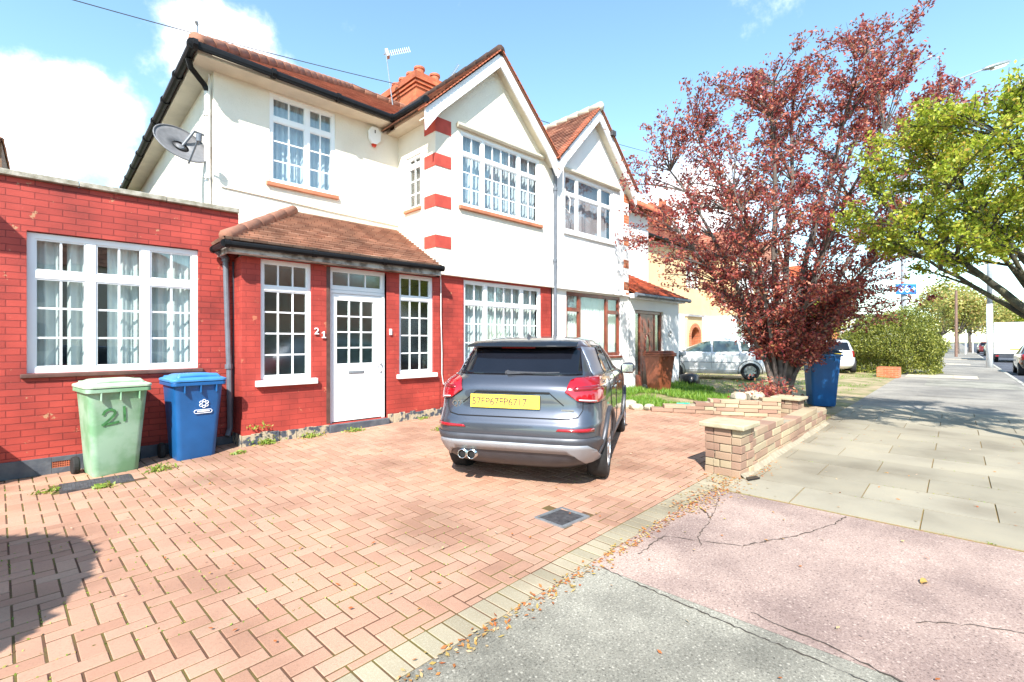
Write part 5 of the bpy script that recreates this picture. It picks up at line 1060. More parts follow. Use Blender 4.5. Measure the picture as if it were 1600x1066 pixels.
# ------------------------------------------------------------ garden walls
def blockwall(b, p, q, h0, h1, th=.2, bl=.3, bh=.075, jit=.008, base=None, ragged=0.0, z_off=0.0, rng_=random):
    """courses of real blocks between two points, the top falling from h0 to h1"""
    p, q = Vector((*p, 0)), Vector((*q, 0)); d = (q - p); ln = d.length; d.normalize(); nn = Vector((-d.y, d.x, 0)); r_ = 0
    while r_ * bh < max(h0, h1):
        x = -(bl / 2 if r_ % 2 else 0)
        while x < ln:
            w = bl * rng_.choice((.7, 1, 1, 1.25)); x0, x1 = max(0, x), min(ln, x + w); x += w
            if x1 - x0 < .05: continue
            m = (x0 + x1) / 2; htop = h0 + (h1 - h0) * m / ln - (ragged * rng_.random() * (1 if r_ > 1 else 0))
            if (r_ + .8) * bh > htop: continue
            c = p + d * m; z = (gz(c.x, c.y) if base is None else base) + (r_ + .5) * bh + z_off
            j = rng_.uniform(-jit, jit); b.obox(c + nn * j + Vector((0, 0, z)), d * ((x1 - x0) / 2 - .004), nn * th / 2, (0, 0, bh / 2 - .004), 0)
        r_ += 1
def mortar(b, p, q, h0, h1, th=.17, base=0, mi=1):
    p, q = Vector((*p, base)), Vector((*q, base)); d = (q - p).normalized(); nn = Vector((-d.y, d.x, 0)) * th / 2
    b.add([p - nn, q - nn, q + nn, p + nn, p - nn + Vector((0, 0, h0 - .02)), q - nn + Vector((0, 0, h1 - .02)), q + nn + Vector((0, 0, h1 - .02)), p + nn + Vector((0, 0, h0 - .02))],
          [(3, 2, 1, 0), (4, 5, 6, 7), (0, 1, 5, 4), (1, 2, 6, 5), (2, 3, 7, 6), (3, 0, 4, 7)], mi)
gw = thing('garden_wall', 'low pale stone block wall running along the footway between the two capped piers', 'garden wall', (5.8, 2.17, 0))
b = MB(); blockwall(b, (5.80, 2.14), (10.15, 2.37), .50, .30, .2, .36, .09, base=0); mortar(b, (5.79, 2.14), (10.14, 2.37), .46, .27); b.build('block_courses', ['wall_stone', 'mortar'], gw, bevel=.007)
part('footing', 'mortar', gw, lambda b: b.add([(5.4, 1.93, -.01), (10.1, 2.17, -.01), (10.1, 2.27, .05), (5.4, 2.03, .07)], [(0, 1, 2, 3)]))
def pier(label, x0, y0, w, h, base=0):
    p = thing('garden_pier', label, 'pier', (x0 + w / 2, y0 + w / 2, base)); b = MB()
    for (a, c) in (((x0, y0 + .05), (x0, y0 + w - .05)), ((x0 + w, y0 + .05), (x0 + w, y0 + w - .05)), ((x0 - .05, y0), (x0 + w + .05, y0)), ((x0 - .05, y0 + w), (x0 + w + .05, y0 + w))): blockwall(b, a, c, h + .03, h + .03, .1, .26, (h + .001) / round(h / .09), base=base)
    b.box(x0 - .03, x0 + w + .03, y0 - .03, y0 + w + .03, base - .02, base + h - .01, 1); b.build('block_courses', ['wall_stone', 'mortar'], p, bevel=.007)
    part('cap', 'cap_stone', p, lambda b: b.prism([(x0 - .10, y0 - .10, base + h), (x0 + w + .10, y0 - .10, base + h), (x0 + w + .10, y0 + w + .10, base + h), (x0 - .10, y0 + w + .10, base + h)], (0, 0, .055)), bevel=.012); return p
pier('near garden pier with pale slab cap at the corner of the drive', 5.44, 2.05, .30, .53)
pier('far garden pier with pale slab cap in front of the purple tree', 10.2, 2.78, .32, .34, .03)
lw = thing('garden_wall', 'collapsed low wall of pinkish stone blocks between drive and weedy garden', 'garden wall', (9.5, 4, 0))
b = MB(); blockwall(b, (10.15, 3.05), (9.45, 4.05), .40, .36, .24, .34, .075, ragged=.05); blockwall(b, (9.45, 4.05), (8.75, 5.0), .33, .10, .26, .34, .075, ragged=.04); b.build('block_courses', 'wall_stone', lw, bevel=.007)
b = MB(); mortar(b, (10.15, 3.05), (9.45, 4.05), .34, .30, .19, .03); mortar(b, (9.45, 4.05), (8.95, 4.75), .30, .15, .2, .03); b.build('core', 'mortar', lw); part('core', 'mortar', lw, lambda b: b.box(10.5, 10.7, 2.6, 2.8, 0, .2)) if False else None
def stone(b, c, r, sx=1, sy=1, sz=.6):
    bm = bmesh.new(); bmesh.ops.create_icosphere(bm, subdivisions=2, radius=1)
    o = Vector((random.random() * 9, random.random() * 9, 0)); rz = random.random() * 6
    vs = []
    for v in bm.verts:
        q = v.co.copy(); q = Vector([math.copysign(abs(t) ** .7, t) for t in q]) * (1 + .3 * noise.noise(q * 1.3 + o)); q = Vector((q.x * sx, q.y * sy, q.z * sz)) * r
        vs.append(c + Matrix.Rotation(rz, 3, 'Z') @ q)
    b.add(vs, [tuple(v.index for v in f.verts) for f in bm.faces]); bm.free()
SG = 'loose stones along the collapsed wall'
for k, (x, y, r) in enumerate(((8.35, 5.75, .13), (8.5, 5.5, .11), (8.75, 5.5, .16), (8.62, 5.25, .12), (8.95, 5.15, .10), (8.45, 6.0, .10), (8.8, 5.85, .09), (10.05, 3.35, .11), (10.62, 3.25, .10), (10.75, 3.0, .12), (10.8, 2.65, .09), (10.9, 2.95, .07), (9.1, 4.75, .09), (8.3, 6.3, .09))):
    b = MB(); z = gz(x, y); stone(b, Vector((x, y, z + r * .35)), r, 1.2, .9, .6); tagit(b.build('loose_stone', 'rubble', base=(x, y, z)), 'broken pale stone lying along the edge between drive and weedy garden', 'stone', SG)
for (x, y, r, lb) in ((10.0, 3.75, .15, 'large pale stone on top of the collapsed wall, left of the other two'), (10.35, 3.6, .17, 'large greenish stone on top of the collapsed wall, nearest the tree'), (10.2, 3.45, .13, 'upright pale stone beside the far pier')):
    b = MB(); stone(b, Vector((x, y, .36)), r, 1.2, .9, .75); tagit(b.build('large_stone', 'rubble', base=(x, y, .3)), lb, 'stone')
b = MB(); blockwall(b, (10.55, 2.42), (10.75, 2.95), .32, .18, .2, .3, .078, ragged=.08, base=.0); mortar(b, (10.5, 2.45), (10.75, 2.9), .2, .1, .15); o = b.build('garden_wall', ['wall_stone', 'mortar'], base=(10.6, 2.6, 0), bevel=.007); tagit(o, 'short broken stump of block wall behind the far pier', 'garden wall')
sbk = thing('brick_stub', 'short orange brick wall end showing under the round hedge', 'brick wall', (24.9, 3.3, 0)); part('brickwork', 'orange_brick', sbk, lambda b: b.box(24.75, 25.6, 3.05, 3.75, 0, .42), bevel=.01)

# ------------------------------------------------------------ wheelie bins
def bin_(label, loc, rotz, bodym, lidm, h=1.06, w=.56, dp=.62, mark=None, group=None):
    t = thing('wheelie_bin', label, 'wheelie bin', loc, group, rotz, local=True)     # front faces -y
    b = MB(); n = 8; prof = [(0, .74, .70, .02), (.04, .78, .74, 0), (h * .45, .88, .84, 0), (h * .86, .985, .97, 0), (h * .90, 1.0, 1.0, 0)]
    def rr(hw, hd, r=.06):
        P = []
        for cx, cy, a0 in ((hw - r, hd - r, 0), (-hw + r, hd - r, 90), (-hw + r, -hd + r, 180), (hw - r, -hd + r, 270)):
            for k in range(5): a = R(a0 + 90 * k / 4); P.append((cx + r * math.cos(a), cy + r * math.sin(a)))
        return P
    rings = []
    for (z, fw, fd, _) in prof:
        rings.append([(x, y + (1 - fd) * dp * .18, z) for x, y in rr(w / 2 * fw, dp / 2 * fd)])
    m = len(rings[0]); b.add([v for r_ in rings for v in r_], [(i * m + k, i * m + (k + 1) % m, (i + 1) * m + (k + 1) % m, (i + 1) * m + k) for i in range(len(rings) - 1) for k in range(m)] + [tuple(range(m - 1, -1, -1)), tuple((len(rings) - 1) * m + k for k in range(m))])
    body = b.build('bin_body', bodym, t, smooth=True); body.data.set_sharp_from_angle(angle=R(50))
    part('rim', bodym, t, lambda b: (b.prism([(x * 1.04, y * 1.04, h * .885) for x, y in rr(w / 2 + .015, dp / 2 + .015, .05)], (0, 0, .045)), [b.box(-w * .3 + k * .12 - .008, -w * .3 + k * .12 + .008, -dp / 2 - .028, -dp / 2 + .01, h * .80, h * .885) for k in (0, 1.4, 2.8)]), bevel=.006)
    def lid(b):
        Z = h * .932; o = rr(w / 2 + .035, dp / 2 + .035, .07); i1 = rr(w / 2 + .005, dp / 2 + .005, .07); i2 = rr(w / 2 - .07, dp / 2 - .09, .06)
        L_ = [[(x, y, Z) for x, y in o], [(x, y, Z + .028) for x, y in o], [(x, y, Z + .04) for x, y in i1], [(x, y, Z + .075 + .012 * (1 - (x / (w / 2)) ** 2)) for x, y in i2]]
        m = len(o); b.add([v for r_ in L_ for v in r_], [(i * m + k, i * m + (k + 1) % m, (i + 1) * m + (k + 1) % m, (i + 1) * m + k) for i in range(3) for k in range(m)] + [tuple(range(m - 1, -1, -1)), tuple(3 * m + k for k in range(m))])
        b.tube([(-w * .40, -dp / 2 + .045, Z + .035), (-w * .36, -dp / 2 + .05, Z + .062), (0, -dp / 2 + .05, Z + .072), (w * .36, -dp / 2 + .05, Z + .062), (w * .40, -dp / 2 + .045, Z + .035)], .032, 10)
    part('lid', lidm, t, lid, bevel=.008)
    part('handle', lidm, t, lambda b: b.tube([(-w * .42, dp / 2 + .01, h * .95), (-w * .42, dp / 2 + .07, h * .97), (w * .42, dp / 2 + .07, h * .97), (w * .42, dp / 2 + .01, h * .95)], .016, 8))
    for s in (-1, 1): part('wheel', 'tyre', t, lambda b: b.lathe([(.03, s * (w / 2 - .02)), (.09, s * (w / 2 - .02)), (.10, s * (w / 2 - .005)), (.10, s * (w / 2 + .03)), (.09, s * (w / 2 + .04)), (.03, s * (w / 2 + .04))], (0, 0, .10), 18, axis='x') if False else b.add(*(lambda L2: (L2.v, L2.f))(MB().lathe([(.03, s * (w / 2 - .02)), (.09, s * (w / 2 - .02)), (.10, s * (w / 2 - .005)), (.10, s * (w / 2 + .03)), (.09, s * (w / 2 + .04)), (.03, s * (w / 2 + .04))], (0, dp / 2 - .06, .10), 18, axis='x'))))
    return t, body, (lambda x, z: Vector((x, -dp / 2 * (.70 + .30 * min(1, z / (h * .9))) + (1 - (.70 + .30 * z / (h * .9))) * dp * .18 - .006, z)))
M['bin_green'] = mat('faded_green_bin_plastic', (.17, .34, .19), .55, .15, 3.5, .1, 90, c2=(.30, .46, .33), lo=.42, hi=.6); M['bin_green_lid'] = mat('bleached_green_lid', (.50, .62, .46), .5, .1, 7, c2=(.34, .50, .34)); M['bin_blue'] = mat('blue_bin_plastic', (.010, .095, .28), .42, .08, 6, .06, 90); M['bin_blue_lid'] = mat('sun_bleached_blue_lid', (.05, .22, .50), .45, .1, 6)
M['bin_brown'] = mat('brown_bin_plastic', (.20, .055, .025), .5, .12, 5); M['bin_grey'] = mat('grey_bin_plastic', (.20, .22, .24), .5, .1, 5); M['bag'] = mat('black_refuse_sack', (.012, .012, .014), .3, .2, 5, .4, 12); M['bin_navy'] = mat('dark_navy_lid', (.01, .03, .07), .4, .1, 5)
t1, bb, P = bin_('faded green wheelie bin with 21 painted on its front, left under the wide window', (.525, 7.09, 0.0), R(8), 'bin_green', 'bin_green_lid', 1.06, .53, .60)
def ribbon(b, pts, w, f0):
    for i in range(len(pts) - 1):
        (x0, z0), (x1, z1) = pts[i], pts[i + 1]; d = math.hypot(x1 - x0, z1 - z0); nx, nz = -(z1 - z0) / d * w, (x1 - x0) / d * w; ex, ez = (x1 - x0) / d * w * .5, (z1 - z0) / d * w * .5
        b.quad(f0(x0 - ex - nx, z0 - ez - nz, i), f0(x1 + ex - nx, z1 + ez - nz, i), f0(x1 + ex + nx, z1 + ez + nz, i), f0(x0 - ex + nx, z0 - ez + nz, i))
def p21(b):
    f0 = lambda x, z, i=0: P(x, z) + Vector((0, .004 - .0004 * i, 0))
    for pts in ([(-.135, .70), (-.12, .735), (-.095, .752), (-.065, .752), (-.04, .735), (-.032, .71), (-.045, .68), (-.075, .645), (-.135, .585)], [(-.14, .588), (-.08, .592), (.0, .606)], [(.045, .77), (.05, .70), (.055, .61)]): ribbon(b, pts, .0125, f0)
part('painted_number', 'green_mark', bb, p21)
t2, bb, P = bin_('blue recycling wheelie bin with white emblem, beside the downpipe', (1.31, 7.13, .03), R(4), 'bin_blue', 'bin_blue_lid', 1.05, .53, .58)
def emb(b):
    c0 = (.05, .70)
    for k in range(6):
        a = 2 * math.pi * k / 6 + .5; q = P(c0[0] + .036 * math.cos(a), c0[1] + .036 * math.sin(a)); b.tube([P(c0[0] + .036 * math.cos(a) + .017 * math.cos(2 * math.pi * i / 6), c0[1] + .036 * math.sin(a) + .017 * math.sin(2 * math.pi * i / 6)) for i in range(7)], .0042, 5)
part('emblem', 'white_print', bb, emb)
def oval(b):
    n = 10; c0 = (.045, .605); hw = .075; r_ = .021; pts = [(c0[0] + hw + r_ * math.cos(R(-90 + 180 * k / n)), c0[1] + r_ * math.sin(R(-90 + 180 * k / n))) for k in range(n + 1)] + [(c0[0] - hw + r_ * math.cos(R(90 + 180 * k / n)), c0[1] + r_ * math.sin(R(90 + 180 * k / n))) for k in range(n + 1)]
    pts.append(pts[0]); b.tube([P(x, z) for x, z in pts], .004, 5); b.tube([P(c0[0] - hw * .85, c0[1]), P(c0[0] + hw * .9, c0[1])], .0075, 5)
part('emblem_band', 'white_print', bb, oval)
bin_('brown wheelie bin standing in front of the brown front door', (11.75, 6.45, .14), R(-16), 'bin_brown', 'bin_brown', 1.08)
bin_('tall blue bin behind the trunks of the purple tree', (12.75, 2.95, .03), R(-62), 'bin_blue', 'bin_navy', 1.28, .60, .74)
bin_('narrow grey bin at the end of the white porch wall', (14.42, 7.5, .12), R(0), 'bin_grey', 'bin_grey', 1.05, .45, .5)
b = MB(); stone(b, Vector((14.15, 6.75, .28)), .26, 1, 1, .9); tagit(b.build('refuse_sack', 'bag', base=(14.15, 6.75, .1), smooth=True), 'black refuse sack slumped at the foot of the white porch wall', 'refuse sack')
bin_('dark bin standing outside the left edge of the picture, casting a shadow on the wall', (-1.22, 7.08, 0), 0, 'bin_brown', 'bin_brown', 1.06)
# unseen canopy added outside the picture, shaped for the shadow across the wall
nc = thing('shadow_canopy', 'unseen flat canopy on two posts, added beyond the left edge for its shadow', 'canopy', (-3, 6.6, 0))
part('canopy_roof', 'paint_white', nc, lambda b: b.box(-4.2, -1.06, 6.8, 7.43, 3.5, 3.66)); [part('post', 'paint_white', nc, lambda b: b.box(x, x + .1, 6.82, 6.92, 0, 3.5)) for x in (-4.1, -2.9)]

# ------------------------------------------------------------ drain covers, leaf litter
dc = thing('drain_cover', 'small square metal inspection cover set in the block drive', 'drain cover', (3.1, 2.6, .01))
z = gz(3.1, 2.6) + .006
part('frame', 'steel', dc, lambda b: (b.box(2.93, 3.29, 2.45, 2.475, z - .02, z + .002), b.box(2.93, 3.29, 2.735, 2.76, z - .02, z + .002), b.box(2.93, 2.955, 2.475, 2.735, z - .02, z + .002), b.box(3.265, 3.29, 2.475, 2.735, z - .02, z + .002)))
part('plate', 'dark_metal', dc, lambda b: (b.box(2.957, 3.263, 2.477, 2.733, z - .02, z - .006), [b.box(2.99 + .06 * i, 3.025 + .06 * i, 2.50 + .06 * j, 2.535 + .06 * j, z - .006, z - .001) for i in range(4) for j in range(4) if (i + j) % 2]))
dg_ = thing('drain_grate', 'rectangular iron mesh grate in front of the green bin', 'drain grate', (.37, 6.6, 0)); z = gz(.37, 6.6) + .008
part('frame', 'dark_metal', dg_, lambda b: (b.box(.08, .66, 6.42, 6.44, -.02, z + .004), b.box(.08, .66, 6.76, 6.78, -.02, z + .004), b.box(.08, .10, 6.44, 6.76, -.02, z + .004), b.box(.64, .66, 6.44, 6.76, -.02, z + .004)))
part('mesh', 'dark_metal', dg_, lambda b: ([b.tube([(.10, 6.45 + .024 * k, z), (.64, 6.45 + .024 * k, z)], .004, 4) for k in range(14)], [b.tube([(.11 + .03 * k, 6.44, z), (.11 + .03 * k, 6.76, z)], .004, 4) for k in range(18)]))
part('dark_pit_sheet', 'well', dg_, lambda b: b.quad((.1, 6.44, gz(.37, 6.6) - .001), (.64, 6.44, gz(.37, 6.6) - .001), (.64, 6.76, gz(.37, 6.6) - .001), (.1, 6.76, gz(.37, 6.6) - .001)))  # flat near-black sheet just below the mesh, painted for the shade of the pit
M['litter'] = leaf_mat('fallen_petals_and_leaves', [(0, (.38, .10, .03)), (.4, (.50, .20, .05)), (.7, (.40, .30, .08)), (1, (.6, .42, .30))], .2)
P_ = []
for k in range(1500):
    s_ = random.uniform(-1.5, 10.5); t_ = random.gauss(-.045, .035)
    if s_ > 4.4: t_ = random.gauss(.02, .10)
    p = S(s_, t_, .012); P_.append(p)
for k in range(700): p = S(random.uniform(3.0, 5.6), random.gauss(-.05, .12), .014); P_.append(p)
for k in range(350): p = S(random.uniform(-2, 9), random.uniform(-2.5, 3.8), 0); P_.append(Vector((p.x, p.y, gz(p.x, p.y) + .016)))
P_ = np.array([tuple(p) for p in P_]); n = len(P_); a = rng.random(n) * 6.28; A = np.stack([np.cos(a), np.sin(a), rng.normal(size=n) * .2], 1) * (.010 + .010 * rng.random(n))[:, None]; B = np.stack([-np.sin(a), np.cos(a), rng.normal(size=n) * .2], 1) * .008
tagit(quads_mesh('leaf_litter', P_, A, B, 'litter', base=(0, 0, 0)), 'orange fallen petals and leaves along the edge of drive and footway', 'leaf litter', kind='stuff')
for nm, px_, r_ in (('red_leaf', (3.88, .35), .035),):
    b = MB(); b.poly([(px_[0] + r_ * math.cos(t) * (1 + .3 * math.cos(3 * t)), px_[1] + r_ * .6 * math.sin(t), .02 + .01 * math.sin(2 * t)) for t in [k * math.pi / 5 for k in range(10)]]); tagit(b.build('fallen_leaf', 'litter', base=(*px_, 0.01)), 'single orange red leaf lying on the pink asphalt at right', 'leaf')
b = MB(); b.prism([(5.33, 1.90, .02), (5.50, 1.84, .02), (5.55, 1.90, .02), (5.40, 1.95, .02)], (0, 0, .012)); tagit(b.build('black_scrap', 'bag', base=(5.4, 1.9, .02)), 'scrap of black plastic at the foot of the near pier', 'scrap')
b = MB(); b.tube([(9.35, 4.75, .2), (9.5, 4.62, .2), (9.62, 4.6, .19)], .02, 6); tagit(b.build('green_hose_scrap', 'sign_green', base=(9.4, 4.7, .2)), 'short turquoise piece of plastic lying on the grass by the broken wall', 'scrap') if 'sign_green' in M else None

# ------------------------------------------------------------ grass and weeds
M['grass'] = leaf_mat('bright_grass', [(0, (.10, .22, .02)), (.5, (.17, .33, .035)), (1, (.30, .42, .07))], .4)
def grass(name, region, n, h, label, cat='grass', base=(0, 0, 0), patch=.35):
    P, A, B = [], [], []; x0, x1, y0, y1 = region; k = 0
    while len(P) < n and k < n * 12:
        k += 1; x, y = random.uniform(x0, x1), random.uniform(y0, y1)
        if noise.noise(Vector((x * .9, y * .9, 3))) < patch - .5 or not okg(x, y): continue
        hh = h * random.uniform(.5, 1.3) * (.75 + .6 * max(0, noise.noise(Vector((x * 2, y * 2, 0))))); l_ = Vector((random.gauss(0, .4), random.gauss(0, .4), 1)).normalized()
        a = random.random() * 6.28; P.append((x, y, gz(x, y) - .01 + hh * .5 * l_.z)); A.append(tuple(l_ * hh * .5)); B.append((math.cos(a) * .006 * (1 + h * 2), math.sin(a) * .006 * (1 + h * 2), 0))
    return tagit(quads_mesh(name, np.array(P), np.array(A), np.array(B), 'grass', base=base), label, cat, kind='stuff')
GP = [(8.25, 7.0), (8.6, 5.9), (9.0, 5.25), (9.6, 4.3), (10.4, 3.5), (11.3, 3.3), (12.5, 5.0), (14.0, 6.2), (14.0, 7.0), (8.3, 7.05)]
okg = lambda x, y: inpoly(x, y, GP)
grass('long_grass', (8.2, 14, 3.2, 7.1), 14000, .19, 'bright long grass in the neglected garden behind the broken wall', patch=.42)
okg = lambda x, y: True
grass('rough_grass', (11, 31, 3.2, 9.5), 9000, .07, 'patchy low grass over the neighbouring forecourts', patch=.5)
okg = lambda x, y: -1.35 < toS(x, y)[1] + 1.9 - 0.0 < 1.0 if False else True
grass('verge_grass', (9.8, 11.6, -1.0, -.35), 900, .06, 'tuft of grass round the foot of the street tree by the kerb', patch=.3)
# weeds in the paving and by the plinth
M['weed'] = leaf_mat('weed_leaves', [(0, (.16, .27, .04)), (.6, (.28, .38, .06)), (1, (.42, .30, .10))], .35)
WP = [('small weed growing beside the left end of the iron grate', .0, 6.6, .10, 60), ('small weed growing in front of the iron grate', .42, 6.36, .10, 60), ('yellow green weed on the drive right of the green bin', .92, 6.65, .13, 110), ('tiny weed beside the foot of the blue bin', 1.72, 6.75, .08, 50),
      ('straggly brown weed at the left end of the porch plinth', 2.15, 7.02, .16, 150), ('leafy weed at the porch plinth under the left sill', 2.75, 7.0, .13, 130), ('reddish weed in front of the door step', 3.35, 6.92, .12, 120), ('weed at the plinth right of the door', 4.65, 7.0, .09, 80), ('green tuft on the drive left of the grey car', 4.35, 6.1, .10, 80), ('dry stem sprouting from the red wall near the downpipe', 2.06, 7.05, .16, 40)]
for lb, x, y, r_, n_ in WP:
    z = gz(x, y) + (.22 if 'stem' in lb else 0); q = rng.normal(size=(n_, 3)) * np.array([r_ * .55, r_ * .35, r_ * .22]); q[:, 2] = np.abs(q[:, 2]); A, B = leaves(q, .024, up=.6); tagit(quads_mesh('weed', q + np.array([x, y, z]), A, B, 'weed', base=(x, y, z)), lb, 'weed')
# moss tufts in the joints
P_ = []
for k in range(900):
    i = random.randint(0, 13); p = S(3.88 + .62 * i + random.gauss(0, .006), random.uniform(-3.4, -.05)); 
    if noise.noise(Vector((p.x * 2, p.y * 2, 5))) > .12: P_.append((p.x, p.y, .012))
for k in range(5200):
    i, j = random.randint(-30, 60), random.randint(1, 48); s_, t_ = i * U, j * U + .15
    if random.random() < .5: s_ += random.random() * U
    else: t_ += random.random() * U
    p = S(s_, t_)
    if inpoly(p.x, p.y, DRIVE) and noise.noise(p * .8) + .35 * (1.5 - p.x) / 3 > .12: P_.append((p.x, p.y, gz(p.x, p.y) + .001))
P_ = np.array(P_); P_ += rng.normal(size=P_.shape) * np.array([.004, .004, .001]); A, B = leaves(P_, .008, up=.8, aspect=.6); tagit(quads_mesh('moss_tufts', P_, A, B, 'weed', base=(0, 0, 0)), 'yellow green moss and seedlings in the joints of the block paving', 'moss', kind='stuff')

# ------------------------------------------------------------ trees
M['bark'] = mat('grey_brown_bark', (.16, .13, .11), .9, .3, 8, .8, 30, c2=(.07, .055, .05)); M['bark_dark'] = mat('dark_mossy_bark', (.09, .085, .05), .9, .3, 8, .8, 25, c2=(.03, .028, .022))
M['plum'] = leaf_mat('purple_plum_leaves', [(0, (.14, .022, .035)), (.3, (.29, .05, .05)), (.65, (.44, .11, .075)), (.94, (.54, .22, .13)), (1, (.26, .18, .06))], .38, .4)
M['lime'] = leaf_mat('yellow_green_leaves', [(0, (.17, .24, .015)), (.45, (.38, .46, .04)), (.85, (.56, .58, .07)), (1, (.55, .33, .07))], .45)
M['hedge'] = leaf_mat('olive_hedge_leaves', [(0, (.06, .085, .012)), (.5, (.17, .20, .025)), (.85, (.33, .33, .05)), (1, (.50, .48, .14))], .3)
M['far_leaf'] = leaf_mat('spring_leaves_far', [(0, (.22, .26, .06)), (.5, (.40, .40, .10)), (1, (.50, .34, .12))], .4)
M['blossom'] = leaf_mat('pink_blossom', [(0, (.55, .28, .34)), (1, (.75, .5, .55))], .4)
def bez(p, q, bow, n=9):
    p, q, bow = Vector(p), Vector(q), Vector(bow); return [(1 - t) ** 2 * p + 2 * t * (1 - t) * bow + t * t * q for t in [k / n for k in range(n + 1)]]
def tree(name, label, base, stems, tips, leafm, barkm, nleaf, lsize, side=5, sidelen=.7, r0=.06, density=None, up=.0, group=None, droop=0, start=.35, spread=.10, aspect=.45, cat='tree', stem_bow=.2):
    """stems: tops of the main limbs; tips: ends of the branches; each tip hangs on its nearest limb, leaves follow branches and side shoots"""
    t = thing(name, label, cat, base, group); base = Vector(base); br = MB(); tr = MB(); P = []
    limbs = []
    for (b0, top, r_) in stems:
        b0, top = Vector(b0), Vector(top); mid = Vector((*b0.xy.lerp(top.xy, .24 if cat == 'tree' and len(stems) > 12 else .45), b0.z + (top.z - b0.z) * .5)) + Vector((random.uniform(-1, 1), random.uniform(-1, 1), 0)) * stem_bow; pts = bez(b0, top, mid, 10)
        pts = [p + Vector((random.gauss(0, .012), random.gauss(0, .012), 0)) * (1 + r_ * 6) * (0 if i in (0,) else 1) for i, p in enumerate(pts)]
        tr.tube(pts, [r_ * (1.25 if i == 0 else 1) * (1 - .72 * i / 10) for i in range(11)], 9); limbs.append((pts, r_))
    for tp in tips:
        tp = Vector(tp); best = None
        for pts, r_ in limbs:
            for i in range(3, 11):
                d = (tp - pts[i]).length + max(0, pts[i].z - tp.z + .35) * 2 + random.random() * .5
                if best is None or d < best[0]: best = (d, pts[i], r_ * (1 - .72 * i / 10), pts[min(i + 1, 10)] - pts[i - 1])
        _, a, ra, tg = best; ln = (tp - a).length; bow = a.lerp(tp, .45) + tg.normalized() * ln * .16 + Vector((0, 0, -droop * ln)) + Vector((random.gauss(0, .05), random.gauss(0, .05), random.gauss(0, .04))) * ln
        pts = bez(a, tp, bow, 9); rb = min(ra * .6, .012 + ln * .008); br.tube(pts, [rb * (1 - .85 * i / 9) + .002 for i in range(10)], 5)
        m = max(4, int(ln * 9))
        for k in range(m * 3):
            s_ = start + (1 - start) * random.random(); i = min(8, int(s_ * 9)); p = pts[i].lerp(pts[i + 1], s_ * 9 - i); P.append(p + Vector((random.gauss(0, 1), random.gauss(0, 1), random.gauss(0, 1))) * spread * .5)
        for k in range(side):
            s_ = start + (1 - start) * random.random() ** .8 * .95; i = min(8, int(s_ * 9)); p = pts[i].lerp(pts[i + 1], s_ * 9 - i); d = (pts[i + 1] - pts[i]).normalized(); o = Vector((random.gauss(0, 1), random.gauss(0, 1), random.gauss(up, .8))).normalized()
            dd = (d * .8 + o).normalized(); l_ = sidelen * random.uniform(.4, 1.2) * (1.15 - .6 * s_); q = p + dd * l_ + Vector((0, 0, up * .2 * l_)); br.tube([p, p.lerp(q, .5) + o * .03, q], [.006, .004, .002], 4, cap=False)
            for j in range(int(14 * l_ / .7) + 4): P.append(p.lerp(q, .12 + .88 * random.random()) + Vector((random.gauss(0, 1), random.gauss(0, 1), random.gauss(0, 1))) * spread * .45)
    part('trunk', barkm, t, lambda b: b.add(tr.v, tr.f), smooth=True); part('branches', barkm, t, lambda b: b.add(br.v, br.f))
    P = np.array([tuple(p) for p in P]); print(name, len(P), 'leaf points')
    idx = rng.choice(len(P), nleaf, replace=nleaf > len(P)); P = P[idx] + rng.normal(size=(nleaf, 3)) * spread * .4; A, B = leaves(P, lsize, aspect=aspect)
    quads_mesh('crown', P, A, B, leafm, t); return t
# crown of the purple tree as seen: (u, v) outline half-way through, turned into points round the trunk in three dimensions
TB = Vector((11.95, 2.98, .20)); KT = .92; RT, FW = Vector((.718, -.696, 0)), Vector((.696, .718, 0)); VW = (TB.x * .696 + TB.y * .718)
def at(lat, dep, z): return TB + RT * (lat * KT - .30) + FW * dep * KT + Vector((0, 0, 1.5 + (z - 1.5) * KT - TB.z))
# lateral limits (metres right of the trunk, from the camera) by height
ENV = [(.8, -.6, .55), (1.6, -1.3, .9), (2.2, -1.7, 1.6), (2.8, -2.5, 2.2), (3.4, -3.2, 2.5), (4.2, -3.4, 2.8), (5.0, -3.2, 3.1), (5.8, -3.0, 3.2), (6.6, -2.6, 3.1), (7.4, -1.8, 2.7), (8.2, -.9, 2.1), (9.0, -.0, 1.6)]
def env(z):
    for (a, l0, r0), (c, l1, r1) in zip(ENV, ENV[1:]):
        if a <= z <= c: f = (z - a) / (c - a); return l0 + (l1 - l0) * f, r0 + (r1 - r0) * f
    return (-.2, 1.5)
tips = []
for k in range(760):
    z = .95 + 6.6 * random.random() ** 1.6; l0, r0 = env(z); f = (random.random() + random.random() * .6) / 1.6 if random.random() < .5 else random.random(); lat = l0 + (r0 - l0) * f; half = (r0 - l0) / 2; c = (l0 + r0) / 2; dm = half * math.sqrt(max(0, 1 - ((lat - c) / half) ** 2)) * .92
    dep = random.uniform(-1, 1) * dm; zz = z + (.4 * random.random()); tips.append(at(lat, dep, zz))
